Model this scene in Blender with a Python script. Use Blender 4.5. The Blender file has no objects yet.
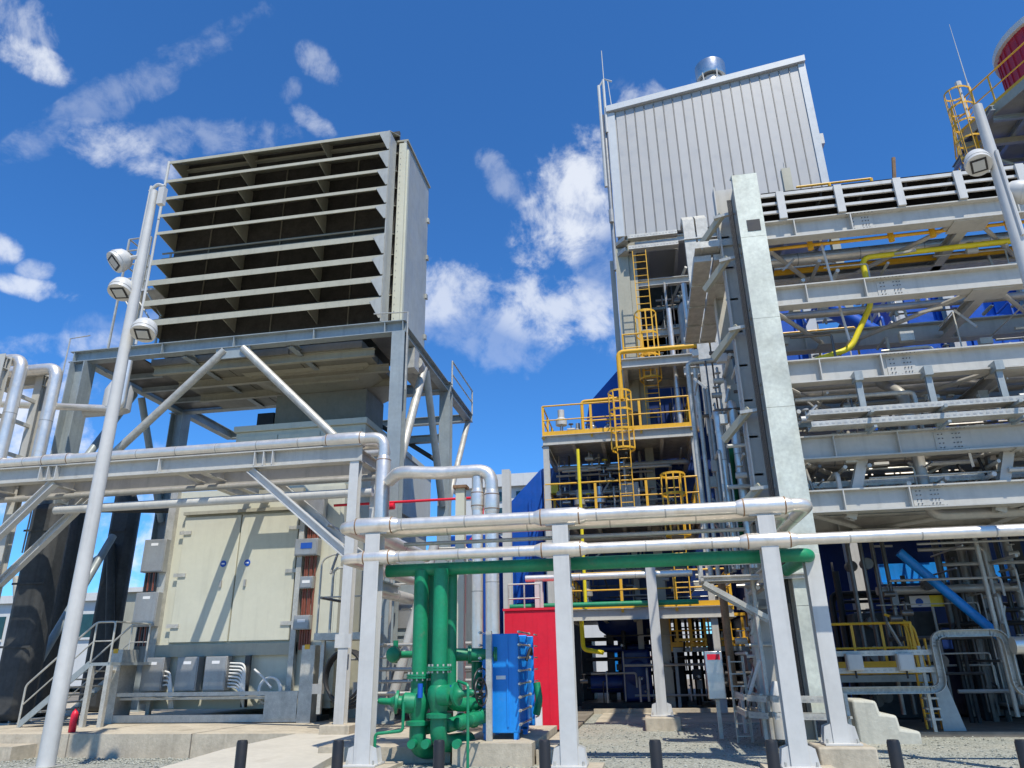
import bpy, math, random
from mathutils import Vector as V, Matrix
R = math.radians
random.seed(7)
SC = bpy.context.scene
COL = SC.collection
# ------------------------------------------------------------------ camera
CAMF, PITCH, ROLL, YAW, EYE = 725.0, R(20.9), R(1.05), R(9.8), 1.6
fw = V((-math.sin(YAW)*math.cos(PITCH), math.cos(YAW)*math.cos(PITCH), math.sin(PITCH)))
rt = V((math.cos(YAW), math.sin(YAW), 0)); dn = -rt.cross(fw)
cr = math.cos(ROLL)*rt + math.sin(ROLL)*dn
cd = -math.sin(ROLL)*rt + math.cos(ROLL)*dn
cam_d = bpy.data.cameras.new('camera'); cam = bpy.data.objects.new('camera', cam_d); COL.objects.link(cam)
cam_d.sensor_fit = 'HORIZONTAL'; cam_d.sensor_width = 36.0; cam_d.lens = CAMF/1024*36.0
cam_d.clip_start = 0.1; cam_d.clip_end = 6000
M = Matrix((cr, -cd, -fw)).transposed().to_4x4(); M.translation = V((0, 0, EYE)); cam.matrix_world = M
SC.camera = cam
SC.render.resolution_x, SC.render.resolution_y = 1024, 768

def ray(px, py): return (px-512)*cr + (py-384)*cd + CAMF*fw
def at(px, py, Y=None, X=None, Z=None):          # a point of the photograph on a known plane of the plant
    d = ray(px, py)
    t = Y/d.y if Y is not None else X/d.x if X is not None else (Z-EYE)/d.z
    return V((0, 0, EYE)) + t*d
def xz(px, py, Y):
    p = at(px, py, Y); return p.x, p.z
# ------------------------------------------------------------------ light
SUN = V((0.24, -0.42, 0.84)).normalized()        # towards the sun
elev = math.asin(SUN.z); azim = math.atan2(SUN.x, SUN.y)
SC.view_settings.view_transform = 'Standard'; SC.view_settings.look = 'None'
SC.view_settings.gamma = 1.0; SC.view_settings.exposure = 0.2
sd = bpy.data.lights.new('sun', 'SUN'); sd.energy = 4.5; sd.angle = R(0.53); sd.color = (1.0, 0.94, 0.83)
so = bpy.data.objects.new('sun', sd); COL.objects.link(so)
so.rotation_euler = (-SUN).to_track_quat('-Z', 'Y').to_euler()
W = bpy.data.worlds.new('World'); SC.world = W; W.use_nodes = True
wn, wl = W.node_tree.nodes, W.node_tree.links
bg = wn['Background']; bg.inputs['Strength'].default_value = 0.1
sky = wn.new('ShaderNodeTexSky'); sky.sky_type = 'NISHITA'; sky.sun_disc = False
sky.sun_elevation = elev; sky.sun_rotation = azim
sky.altitude = 1200; sky.air_density = 1.0; sky.dust_density = 0.4; sky.ozone_density = 3.0
tc = wn.new('ShaderNodeTexCoord')
def wmath(op, a, b=None, c=None):
    n = wn.new('ShaderNodeMath'); n.operation = op
    for i, q in enumerate((a, b, c)):
        if q is None: continue
        if isinstance(q, (int, float)): n.inputs[i].default_value = q
        else: wl.new(q, n.inputs[i])
    return n.outputs[0]
def wmap(v, a, b, c, d, kind='SMOOTHSTEP'):
    n = wn.new('ShaderNodeMapRange'); n.interpolation_type = kind
    wl.new(v, n.inputs[0])
    for i, q in enumerate((a, b, c, d)): n.inputs[i+1].default_value = q
    return n.outputs[0]
def wnoise(scale, detail, rough, dist=0.0):
    n = wn.new('ShaderNodeTexNoise'); n.inputs['Scale'].default_value = scale; n.inputs['Detail'].default_value = detail
    n.inputs['Roughness'].default_value = rough; n.inputs['Distortion'].default_value = dist
    wl.new(tc.outputs['Generated'], n.inputs['Vector']); return n.outputs['Fac']
# clouds: soft patches of sky directions broken up by noise (px, py, half length, half width in px, tilt, weight)
CLOUDS = [(578,192,60,32,-60,.80),(640,118,46,18,-25,.55),(560,312,60,25,10,.66),(450,292,32,22,-10,.62),(600,268,22,40,0,.2),
          (125,150,38,15,12,.62),(200,138,60,12,-12,.26),(130,88,84,12,-36,.22),(205,40,46,8,-32,.18),(10,16,26,16,10,.5),(28,56,24,11,25,.75),
          (322,66,16,10,32,.36),(290,92,9,6,-50,.22),(314,122,18,7,28,.42),(2,248,11,10,0,.7),(40,290,28,7,12,.7),(36,270,10,7,-20,.5),(150,322,50,10,-5,.2),(66,344,44,9,-8,.5),(504,182,10,22,-40,.28),
          (500,330,60,28,0,.22),(20,425,46,46,0,.8),(120,480,60,24,0,.6),(140,570,60,60,0,.8),(45,450,34,44,0,.8),(606,345,24,16,0,.5),
          (1200,330,120,70,10,.8),(-300,180,120,70,-15,.8),(-420,420,160,90,0,.8),(1500,480,180,90,0,.8),(750,-260,150,60,15,.6),(250,-320,140,50,-20,.5)]
mask = None; wsum = None
for (px, py, a, b, tl, w) in CLOUDS:
    c = ray(px, py).normalized(); s = ray(px, py).length
    t = R(tl); u = (math.cos(t)*cr + math.sin(t)*cd); v = (-math.sin(t)*cr + math.cos(t)*cd)
    u = (u - c*u.dot(c)).normalized(); v = (v - c*v.dot(c)).normalized()
    sub = wn.new('ShaderNodeVectorMath'); sub.operation = 'SUBTRACT'; wl.new(tc.outputs['Generated'], sub.inputs[0]); sub.inputs[1].default_value = c
    comps = []
    for ax, L in ((u, a/s), (v, b/s), (c, (a+b)/s)):
        d = wn.new('ShaderNodeVectorMath'); d.operation = 'DOT_PRODUCT'; wl.new(sub.outputs[0], d.inputs[0]); d.inputs[1].default_value = ax/L
        comps.append(wmath('MULTIPLY', d.outputs['Value'], d.outputs['Value']))
    r2 = wmath('ADD', wmath('ADD', comps[0], comps[1]), comps[2])
    m = wmap(r2, 0.0, 4.2, 1.0, 0.0, 'SMOOTHSTEP'); mw = wmath('MULTIPLY', m, w)
    mask = m if mask is None else wmath('MAXIMUM', mask, m)
    wsum = mw if wsum is None else wmath('MAXIMUM', wsum, mw)
n1 = wnoise(12.0, 9.0, 0.62, 0.4); n2 = wnoise(38.0, 5.0, 0.6, 0.3)
nz = wmath('ADD', wmath('MULTIPLY', n1, 0.72), wmath('MULTIPLY', n2, 0.28))
dens = wmath('ADD', wmath('MULTIPLY', wmath('SUBTRACT', nz, 0.5), 6.8), wmath('MULTIPLY', mask, 1.05))
alpha = wmath('MULTIPLY', wmap(dens, 0.30, 1.85, 0.0, 0.97), wmath('MINIMUM', wmath('DIVIDE', wsum, wmath('MAXIMUM', mask, 0.02)), wmap(mask, 0.0, 0.4, 0.0, 1.0)))
mixc = wn.new('ShaderNodeMix'); mixc.data_type = 'RGBA'
SKYT = wn.new('ShaderNodeMix'); SKYT.data_type = 'RGBA'; SKYT.blend_type = 'MULTIPLY'; SKYT.inputs[0].default_value = 1.0
wl.new(sky.outputs[0], SKYT.inputs[6]); SKYT.inputs[7].default_value = (0.50, 1.14, 1.74, 1)
wl.new(alpha, mixc.inputs[0]); wl.new(SKYT.outputs[2], mixc.inputs[6]); mixc.inputs[7].default_value = (8.6, 8.9, 9.3, 1)
wl.new(mixc.outputs[2], bg.inputs['Color'])

# ------------------------------------------------------------------ materials
MATS = {}
def pm(name, rgb, rough=0.5, metal=0.0, var=0.12, scale=1.5, streak=0.0, bump=0.0, bscale=40, stain=None, spec=0.5, rnd=0.0):
    m = bpy.data.materials.new(name); m.use_nodes = True; nt = m.node_tree; N, L = nt.nodes, nt.links
    b = N['Principled BSDF']; b.inputs['Metallic'].default_value = metal; b.inputs['Roughness'].default_value = rough
    b.inputs['Specular IOR Level'].default_value = spec
    geo = N.new('ShaderNodeNewGeometry'); pos = geo.outputs['Position']
    def noise(sc, det, vec=pos, ro=0.6):
        n = N.new('ShaderNodeTexNoise'); n.inputs['Scale'].default_value = sc; n.inputs['Detail'].default_value = det
        n.inputs['Roughness'].default_value = ro; L.new(vec, n.inputs['Vector']); return n.outputs['Fac']
    def mr(v, a, c, d, e):
        n = N.new('ShaderNodeMapRange'); L.new(v, n.inputs[0])
        for i, q in enumerate((a, c, d, e)): n.inputs[i+1].default_value = q
        return n.outputs[0]
    def mul(a, c):
        n = N.new('ShaderNodeMath'); n.operation = 'MULTIPLY'; L.new(a, n.inputs[0]); L.new(c, n.inputs[1]); return n.outputs[0]
    f = mul(mr(noise(scale, 6), 0.3, 0.7, 1-var, 1+var), mr(noise(scale*9, 4), 0.3, 0.7, 1-var*0.6, 1+var*0.6))
    if streak:
        mp = N.new('ShaderNodeMapping'); mp.inputs['Scale'].default_value = (5, 5, 0.35); L.new(pos, mp.inputs[0])
        f = mul(f, mr(noise(1.0, 5, mp.outputs[0]), 0.52, 0.75, 1.0, 1-streak))
    if rnd:
        oi = N.new('ShaderNodeObjectInfo'); f = mul(f, mr(oi.outputs['Random'], 0, 1, 1-rnd, 1+rnd))
    hs = N.new('ShaderNodeMix'); hs.data_type = 'RGBA'; hs.blend_type = 'MULTIPLY'; hs.inputs[0].default_value = 1
    hs.inputs[6].default_value = (*rgb, 1); cmb = N.new('ShaderNodeCombineColor')
    for i in range(3): L.new(f, cmb.inputs[i])
    L.new(cmb.outputs[0], hs.inputs[7]); out = hs.outputs[2]
    if stain:
        sm = N.new('ShaderNodeMix'); sm.data_type = 'RGBA'; L.new(mr(noise(stain[1], 7), stain[2], stain[2]+0.14, 0, stain[3]), sm.inputs[0])
        L.new(out, sm.inputs[6]); sm.inputs[7].default_value = (*stain[0], 1); out = sm.outputs[2]
    L.new(out, b.inputs['Base Color'])
    L.new(mr(noise(scale*3, 4), 0.3, 0.7, max(0.05, rough*0.8), min(1, rough*1.2)), b.inputs['Roughness'])
    if bump:
        bp = N.new('ShaderNodeBump'); bp.inputs['Strength'].default_value = bump; bp.inputs['Distance'].default_value = 0.02
        L.new(noise(bscale, 5), bp.inputs['Height']); L.new(bp.outputs[0], b.inputs['Normal'])
    MATS[name] = m; return m
pm('white_paint', (0.525,0.52,0.49), 0.45, 0, 0.07, 0.9, 0.20, stain=((0.36,0.29,0.20),2.6,0.66,0.35))
pm('beam_paint', (0.47,0.455,0.405), 0.5, 0, 0.08, 0.8, 0.2, stain=((0.30,0.24,0.17),1.7,0.64,0.35))
pm('frame_paint', (0.29,0.325,0.325), 0.45, 0.1, 0.12, 1.2, 0.25, 0.05)
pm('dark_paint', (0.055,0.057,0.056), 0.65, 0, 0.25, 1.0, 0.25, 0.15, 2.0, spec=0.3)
pm('black_paint', (0.012,0.012,0.013), 0.5, 0, 0.2, 2)
pm('rubber', (0.015,0.015,0.016), 0.6, 0, 0.2, 4)
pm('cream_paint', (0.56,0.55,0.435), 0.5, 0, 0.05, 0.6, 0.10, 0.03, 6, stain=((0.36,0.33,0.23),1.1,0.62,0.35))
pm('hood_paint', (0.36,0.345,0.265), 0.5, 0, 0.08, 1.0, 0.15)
pm('grey_panel', (0.42,0.415,0.365), 0.38, 0.15, 0.12, 0.5, 0.2, 0.35, 1.3)
pm('filter_brown', (0.050,0.047,0.041), 0.8, 0, 0.3, 3)
pm('under_shade_paint', (0.22,0.21,0.165), 0.6, 0, 0.12, 1.0, 0.1)  # hood paint darkened for undersides, their shade put into the colour
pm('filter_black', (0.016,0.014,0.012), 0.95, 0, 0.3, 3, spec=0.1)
pm('galvanised', (0.475,0.46,0.405), 0.48, 0.3, 0.2, 4.0, 0.12, 0.08, 20)
pm('galv_cover', (0.55,0.575,0.495), 0.6, 0.1, 0.20, 1.2, 0.12, 0.08, 12, stain=((0.42,0.40,0.27),1.0,0.60,0.5))
pm('cladding', (0.74,0.695,0.62), 0.36, 0.62, 0.08, 1.5, 0.12, 0.30, 3.5, stain=((0.42,0.34,0.22),2.2,0.60,0.45))
pm('dull_pipe', (0.40,0.385,0.35), 0.42, 0.3, 0.12, 1.5, 0.15)
pm('dark_shade_steel', (0.13,0.12,0.11), 0.35, 0.5, 0.25, 1.5, 0.2)  # dark steel; on the lower right pipes shade is put into the colour
pm('warm_concrete', (0.58,0.50,0.37), 0.85, 0, 0.08, 0.8, 0.0, 0.25, 20, stain=((0.40,0.33,0.23),0.9,0.58,0.45), spec=0.2)
pm('stainless', (0.55,0.54,0.52), 0.32, 0.9, 0.1, 2, 0.1)
pm('box_steel', (0.34,0.34,0.33), 0.4, 0.4, 0.1, 2, 0.15)
pm('yellow_paint', (0.74,0.40,0.02), 0.45, 0, 0.10, 1.5, 0.12)
pm('gas_yellow', (0.76,0.62,0.02), 0.4, 0, 0.07, 1.5, 0.08)
pm('green_paint', (0.006,0.215,0.095), 0.45, 0, 0.16, 2.0, 0.2, 0.08, 22, stain=((0.10,0.17,0.10),5.0,0.60,0.5))
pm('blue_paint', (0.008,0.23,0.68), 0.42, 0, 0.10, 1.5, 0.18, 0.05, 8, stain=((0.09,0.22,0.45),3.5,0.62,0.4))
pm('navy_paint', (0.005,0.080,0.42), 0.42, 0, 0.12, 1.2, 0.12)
pm('deep_blue_shaded', (0.005,0.028,0.15), 0.4, 0, 0.15, 1.2, 0.12)  # navy with shade put into the colour; also the dark blue machines
pm('red_paint', (0.70,0.012,0.035), 0.42, 0, 0.08, 1.0, 0.16, 0.06, 2)
pm('tank_red', (0.42,0.02,0.035), 0.45, 0, 0.10, 1.0, 0.15)
pm('tower_panel', (0.385,0.38,0.365), 0.45, 0.05, 0.012, 0.7, 0.05, rnd=0.03)
pm('trim_white', (0.50,0.52,0.52), 0.4, 0, 0.04, 1, 0.05)
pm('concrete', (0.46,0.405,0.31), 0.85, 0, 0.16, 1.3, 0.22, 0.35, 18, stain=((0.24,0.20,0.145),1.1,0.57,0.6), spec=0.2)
pm('pale_concrete', (0.50,0.465,0.385), 0.85, 0, 0.08, 0.8, 0.0, 0.25, 20, stain=((0.30,0.26,0.20),0.8,0.58,0.5), spec=0.2)
pm('cast_concrete', (0.46,0.455,0.39), 0.85, 0, 0.10, 1.6, 0.18, 0.35, 14, stain=((0.38,0.37,0.31),2.0,0.6,0.5), spec=0.2)
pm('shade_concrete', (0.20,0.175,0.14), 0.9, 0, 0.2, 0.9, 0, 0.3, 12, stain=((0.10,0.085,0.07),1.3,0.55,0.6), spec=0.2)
pm('soil', (0.20,0.18,0.15), 0.95, 0, 0.2, 0.4, 0, 0.3, 8, spec=0.1)
pm('cable_white', (0.70,0.69,0.64), 0.5, 0, 0.05, 4)
pm('cable_brown', (0.20,0.06,0.035), 0.55, 0, 0.25, 6)
pm('glass_lens', (0.42,0.43,0.42), 0.12, 0, 0.04, 4)
pm('far_white', (0.60,0.60,0.57), 0.7, 0, 0.06, 0.3, 0.1)
pm('window_dark', (0.02,0.06,0.065), 0.15, 0, 0.2, 1)
pm('label_white', (0.75,0.75,0.74), 0.5, 0, 0.02, 1)
pm('sign_blue', (0.01,0.08,0.40), 0.5, 0, 0.02, 1)
pm('rust_brown', (0.25,0.15,0.08), 0.7, 0.2, 0.3, 3, 0.2)
def gravel():
    m = bpy.data.materials.new('gravel'); m.use_nodes = True; nt = m.node_tree; N, L = nt.nodes, nt.links; b = N['Principled BSDF']
    g = N.new('ShaderNodeNewGeometry'); b.inputs['Roughness'].default_value = 0.9; b.inputs['Specular IOR Level'].default_value = 0.2
    v = N.new('ShaderNodeTexVoronoi'); v.inputs['Scale'].default_value = 34; L.new(g.outputs['Position'], v.inputs['Vector'])
    v2 = N.new('ShaderNodeTexVoronoi'); v2.inputs['Scale'].default_value = 9; L.new(g.outputs['Position'], v2.inputs['Vector'])
    bw = N.new('ShaderNodeRGBToBW'); L.new(v.outputs['Color'], bw.inputs[0])
    cr_ = N.new('ShaderNodeValToRGB'); L.new(bw.outputs[0], cr_.inputs[0])
    e = cr_.color_ramp.elements; e[0].color = (0.14,0.152,0.135,1); e[1].color = (0.50,0.515,0.445,1); e[0].position = .1; e[1].position = .9
    n = N.new('ShaderNodeTexNoise'); n.inputs['Scale'].default_value = 0.8; n.inputs['Detail'].default_value = 6; L.new(g.outputs['Position'], n.inputs['Vector'])
    mr = N.new('ShaderNodeMapRange'); L.new(n.outputs['Fac'], mr.inputs[0]); mr.inputs[1].default_value=.35; mr.inputs[2].default_value=.68; mr.inputs[3].default_value=0.0; mr.inputs[4].default_value=0.55
    mx = N.new('ShaderNodeMix'); mx.data_type='RGBA'; L.new(mr.outputs[0], mx.inputs[0]); L.new(cr_.outputs[0], mx.inputs[6]); mx.inputs[7].default_value=(0.44,0.42,0.34,1)
    L.new(mx.outputs[2], b.inputs['Base Color'])
    bp = N.new('ShaderNodeBump'); bp.inputs['Strength'].default_value=0.9; bp.inputs['Distance'].default_value=0.03; bp.invert=True
    L.new(v.outputs['Distance'], bp.inputs['Height']); L.new(bp.outputs[0], b.inputs['Normal']); MATS['gravel']=m
gravel()

# ------------------------------------------------------------------ mesh helpers
def frame(d, up=V((0,0,1))):
    d = d.normalized()
    if abs(d.dot(up)) > 0.98: up = V((0,1,0)) if abs(d.y) < 0.9 else V((1,0,0))
    s = d.cross(up).normalized(); u = s.cross(d).normalized(); return s, u
class MB:
    def __init__(s): s.v = []; s.f = []
    def add(s, vs, fs):
        o = len(s.v); s.v += [tuple(q) for q in vs]; s.f += [tuple(i+o for i in f) for f in fs]; return s
    def box(s, x0, x1, y0, y1, z0, z1):
        return s.add([(x0,y0,z0),(x1,y0,z0),(x1,y1,z0),(x0,y1,z0),(x0,y0,z1),(x1,y0,z1),(x1,y1,z1),(x0,y1,z1)],
                     [(0,3,2,1),(4,5,6,7),(0,1,5,4),(1,2,6,5),(2,3,7,6),(3,0,4,7)])
    def prof(s, p0, p1, poly, up=V((0,0,1))):
        p0, p1 = V(p0), V(p1); a, u = frame(p1-p0, V(up)); n = len(poly)
        vs = [p0+a*x+u*y for x, y in poly] + [p1+a*x+u*y for x, y in poly]
        fs = [(i, (i+1)%n, n+(i+1)%n, n+i) for i in range(n)] + [tuple(range(n-1,-1,-1)), tuple(range(n, 2*n))]
        return s.add(vs, fs)
    def bar(s, p0, p1, w, h=None, up=(0,0,1)):
        h = h or w; w /= 2; h /= 2
        return s.prof(p0, p1, [(-w,-h),(w,-h),(w,h),(-w,h)], up)
    def ibeam(s, p0, p1, w, d, tf=0.025, tw=0.02, up=(0,0,1)):
        w /= 2; d /= 2; t = tw/2
        return s.prof(p0, p1, [(-w,-d),(w,-d),(w,-d+tf),(t,-d+tf),(t,d-tf),(w,d-tf),(w,d),(-w,d),(-w,d-tf),(-t,d-tf),(-t,-d+tf),(-w,-d+tf)], up)
    def chan(s, p0, p1, w, d, t=0.012, up=(0,0,1)):
        w /= 2; d /= 2
        return s.prof(p0, p1, [(-w,-d),(w,-d),(w,-d+t),(-w+t,-d+t),(-w+t,d-t),(w,d-t),(w,d),(-w,d)], up)
    def angle(s, p0, p1, w, t=0.012, up=(0,0,1)):
        h = w/2
        return s.prof(p0, p1, [(-h,-h),(h,-h),(h,-h+t),(-h+t,-h+t),(-h+t,h),(-h,h)], up)
    def tube(s, pts, r, n=12, bend=0.0, seg=5, cap=True):
        pts = [V(p) for p in pts]; path = []
        for i, p in enumerate(pts):
            if bend and 0 < i < len(pts)-1:
                a = (pts[i-1]-p); b = (pts[i+1]-p); k = min(bend, a.length*0.49, b.length*0.49)
                a.normalize(); b.normalize()
                q0, q2 = p+a*k, p+b*k
                for j in range(seg+1):
                    t = j/seg; path.append(q0*(1-t)**2 + p*2*t*(1-t) + q2*t*t)
            else: path.append(p)
        d0 = (path[1]-path[0]).normalized(); sv, _ = frame(d0); vs = []
        for i, p in enumerate(path):
            d = (path[min(i+1, len(path)-1)]-path[max(i-1, 0)]).normalized()
            sv = (sv - d*sv.dot(d)).normalized(); u = d.cross(sv)
            k = 1.0
            for j in range(n):
                t = 2*math.pi*j/n; vs.append(p + sv*(r*math.cos(t)) + u*(r*math.sin(t)))
        m = len(path)
        fs = [(i*n+j, i*n+(j+1)%n, (i+1)*n+(j+1)%n, (i+1)*n+j) for i in range(m-1) for j in range(n)]
        if cap: fs += [tuple(range(n-1,-1,-1)), tuple(range((m-1)*n, m*n))]
        return s.add(vs, fs)
    def lathe(s, p, ax, prof, n=20):
        p = V(p); ax = V(ax).normalized(); a, u = frame(ax); vs = []
        for t, r in prof:
            for j in range(n):
                w = 2*math.pi*j/n; vs.append(p + ax*t + a*(r*math.cos(w)) + u*(r*math.sin(w)))
        m = len(prof)
        fs = [(i*n+j, i*n+(j+1)%n, (i+1)*n+(j+1)%n, (i+1)*n+j) for i in range(m-1) for j in range(n)]
        fs += [tuple(range(n-1,-1,-1)), tuple(range((m-1)*n, m*n))]
        return s.add(vs, fs)
    def cyl(s, p0, p1, r, n=16, r1=None):
        p0, p1 = V(p0), V(p1)
        return s.lathe(p0, p1-p0, [(0, r), ((p1-p0).length, r if r1 is None else r1)], n)
    def ring(s, c, ax, R0, r, n=24, k=6):
        c = V(c); a, u = frame(V(ax)); ax = V(ax).normalized(); vs = []; fs = []
        for i in range(n):
            t = 2*math.pi*i/n; d = a*math.cos(t)+u*math.sin(t)
            for j in range(k):
                w = 2*math.pi*j/k; vs.append(c + d*(R0+r*math.cos(w)) + ax*(r*math.sin(w)))
        for i in range(n):
            for j in range(k): fs.append((i*k+j, ((i+1)%n)*k+j, ((i+1)%n)*k+(j+1)%k, i*k+(j+1)%k))
        return s.add(vs, fs)
    def slab(s, poly, z0, z1):
        n = len(poly)
        return s.add([(x,y,z0) for x,y in poly]+[(x,y,z1) for x,y in poly],
                     [(i,(i+1)%n,n+(i+1)%n,n+i) for i in range(n)]+[tuple(range(n-1,-1,-1)), tuple(range(n,2*n))])
    def mesh(s, name, mat, smooth=True):
        me = bpy.data.meshes.new(name); me.from_pydata(s.v, [], s.f); me.update()
        if smooth:
            me.polygons.foreach_set('use_smooth', [True]*len(me.polygons)); me.set_sharp_from_angle(angle=R(38))
        me.materials.append(MATS[mat]); return me
    def build(s, name, mat, parent=None, bevel=0.0, label=None):
        me = s.mesh(name, mat)
        import bmesh
        b = bmesh.new(); b.from_mesh(me); bmesh.ops.recalc_face_normals(b, faces=b.faces); b.to_mesh(me); b.free()
        o = bpy.data.objects.new(name, me); COL.objects.link(o)
        if parent is not None:
            o.parent = parent; o.matrix_parent_inverse = Matrix.Translation(-chain(parent))
        if bevel:
            md = o.modifiers.new('bevel', 'BEVEL'); md.width = bevel; md.segments = 2; md.limit_method = 'ANGLE'; md.angle_limit = R(40)
        if label: o['label'] = label
        return o
def chain(p):
    return V(p.location) if p.type == 'EMPTY' else V((0,0,0))
def tag(o, label, cat, group=None, kind=None):
    if label: o['label'] = label
    if cat: o['category'] = cat
    if group: o['group'] = group
    if kind: o['kind'] = kind
    return o
def thing(name, label, cat, loc=(0,0,0), group=None):
    o = bpy.data.objects.new(name, None); COL.objects.link(o); o.location = loc; o.empty_display_size = 0.3
    return tag(o, label, cat, group)
def solo(name, mb, mat, label, cat, group=None, bevel=0.0):
    return tag(mb.build(name, mat, None, bevel), label, cat, group)
def struct(name, mb, mat):
    o = mb.build(name, mat); o['kind'] = 'structure'; return o
def twin(src, parent, delta):                     # another piece sharing mesh data
    o = src.copy(); COL.objects.link(o); o.parent = parent
    o.matrix_parent_inverse = Matrix.Translation(-chain(parent)); o.location = V(src.location)+V(delta); return o

def pipe(name, label, cat, pts, r, mat='cladding', bend=None, seams=1.0, sleeves=(), group=None, n=20, seam_r=None):
    """a pipe run: cladding with raised seam bands and thicker sleeves where it is carried"""
    pts = [V(p) for p in pts]; t = thing(name, label, cat, pts[0], group)
    MB().tube(pts, r, n, r*2.0 if bend is None else bend, 7).build('pipe_body', mat, t)
    for a, b in zip(pts, pts[1:]):
        L = (b-a).length; d = (b-a).normalized()
        if seams and L > seams*1.2:
            k = int(L/seams)
            for i in range(1, k):
                p = a+d*(L*i/k); MB().cyl(p-d*0.012, p+d*0.012, r*1.018, n).build('seam_band', 'dull_pipe' if mat == 'cladding' else mat, t)
    for a, b, rr in sleeves:
        a, b = V(a), V(b); d = (b-a).normalized(); L = (b-a).length; e = min(0.12, L*0.2)
        MB().lathe(a, d, [(0, r*1.005), (e, rr), (L-e, rr), (L, r*1.005)], n).build('sleeve', mat, t)
        for k in (e, L-e): MB().cyl(a+d*(k-.011), a+d*(k+.011), rr*1.012, n).build('strap', 'rust_brown', t)
    return t
def rail(parent, pts, h=1.1, mat='yellow_paint', step=1.5, toe=True, r=0.03, post=0.03, square=False):
    """handrail along pts (deck level): posts, top and middle rails, toe board"""
    pts = [V(p) for p in pts]; up = V((0,0,1))
    for a, b in zip(pts, pts[1:]):
        L = (b-a).length; k = max(1, round(L/step)); d = (b-a)/k
        for i in range(k+1):
            if i == 0 and a is not pts[0]: continue
            p = a+d*i
            q = MB(); (q.bar(p-up*0.12, p+up*h, post*1.9, 0.02) if square else q.cyl(p, p+up*h, post, 8)); q.build('rail_post', mat, parent)
        MB().tube([a+up*h, b+up*h], r, 8).build('top_rail', mat, parent)
        MB().tube([a+up*h*0.52, b+up*h*0.52], r*0.8, 8).build('middle_rail', mat, parent)
        if toe: MB().bar(a+up*0.09, b+up*0.09, 0.012, 0.15).build('toe_board', mat, parent)
def ladder(label, x, y, z0, z1, out=V((0,-1,0)), w=0.5, cage0=None, cage1=None, mat='yellow_paint', group=None, step=0.3):
    t = thing('cage_ladder', label, 'ladder', (x, y, z0), group); out = V(out); sd_ = out.cross(V((0,0,1))).normalized()
    c = V((x, y, 0)); up = V((0,0,1))
    for k in (-1, 1): MB().bar(c+sd_*(w/2*k)+up*z0, c+sd_*(w/2*k)+up*z1, 0.07, 0.03, sd_).build('stile', mat, t)
    z = z0+step; first = None
    while z < z1-0.05:
        MB().cyl(c-sd_*w/2+up*z, c+sd_*w/2+up*z, 0.016, 6).build('rung', mat, t); z += step
    if cage0 is not None:
        rad = 0.38
        zt = cage1 or z1; k = max(1, round((zt-cage0)/0.75)); zs = [cage0+(zt-cage0)*i/k for i in range(k+1)]
        angs = [R(a) for a in range(-20, 201, 20)]
        def pt(a, z): return c + sd_*(rad*math.cos(a)) + out*(0.36+rad*math.sin(a)) + up*z
        for z in zs:
            pp = [c+sd_*w/2+up*z]+[pt(a, z) for a in angs]+[c-sd_*w/2+up*z]
            q = MB()
            for a, b in zip(pp, pp[1:]): q.bar(a, b, 0.012, 0.07)
            q.build('hoop', mat, t)
        for a in (10, 55, 90, 125, 170):
            MB().bar(pt(R(a), zs[0]), pt(R(a), zs[-1]), 0.045, 0.012, out).build('cage_bar', mat, t)
    return t
def tray(name, label, pts, w=0.4, h=0.12, mat='galvanised', group=None, rungs=0.3, cat='cable tray', up=(0,0,1), solid=False):
    """cable ladder: two side rails (with slots) and rungs"""
    t = thing(name, label, cat, pts[0], group); pts = [V(p) for p in pts]; up = V(up)
    for a, b in zip(pts, pts[1:]):
        d = (b-a).normalized(); sdv, u = frame(d, up)
        for k in (-1, 1):
            q = MB(); q.bar(a+sdv*(w/2*k), b+sdv*(w/2*k), 0.012, h, up); q.bar(a+sdv*(w/2*k-0.018*k)+u*(h/2), b+sdv*(w/2*k-0.018*k)+u*(h/2), 0.045, 0.008, up)
            q.build('side_rail', mat, t)
        if solid: MB().bar(a-u*h*0.45, b-u*h*0.45, w-0.03, 0.008, up).build('tray_bottom', mat, t)
        L = (b-a).length; k = max(1, int(L/rungs))
        q = MB()
        for i in range(k): q.bar(a+d*(L*(i+.5)/k)-sdv*w/2-u*h*0.3, a+d*(L*(i+.5)/k)+sdv*w/2-u*h*0.3, 0.03, 0.02)
        o = q.build('rungs', mat, t); o['kind'] = 'stuff'
        q = MB(); k = max(1, int(L/0.12))
        for i in range(k):
            for sgn in (-1, 1):
                p = a+d*(L*(i+.5)/k)+sdv*((w/2+0.008)*sgn); q.bar(p-d*0.03, p+d*0.03, 0.004, 0.03, up)
        o = q.build('slots', 'dull_pipe', t); o['kind'] = 'stuff'
    return t

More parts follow.
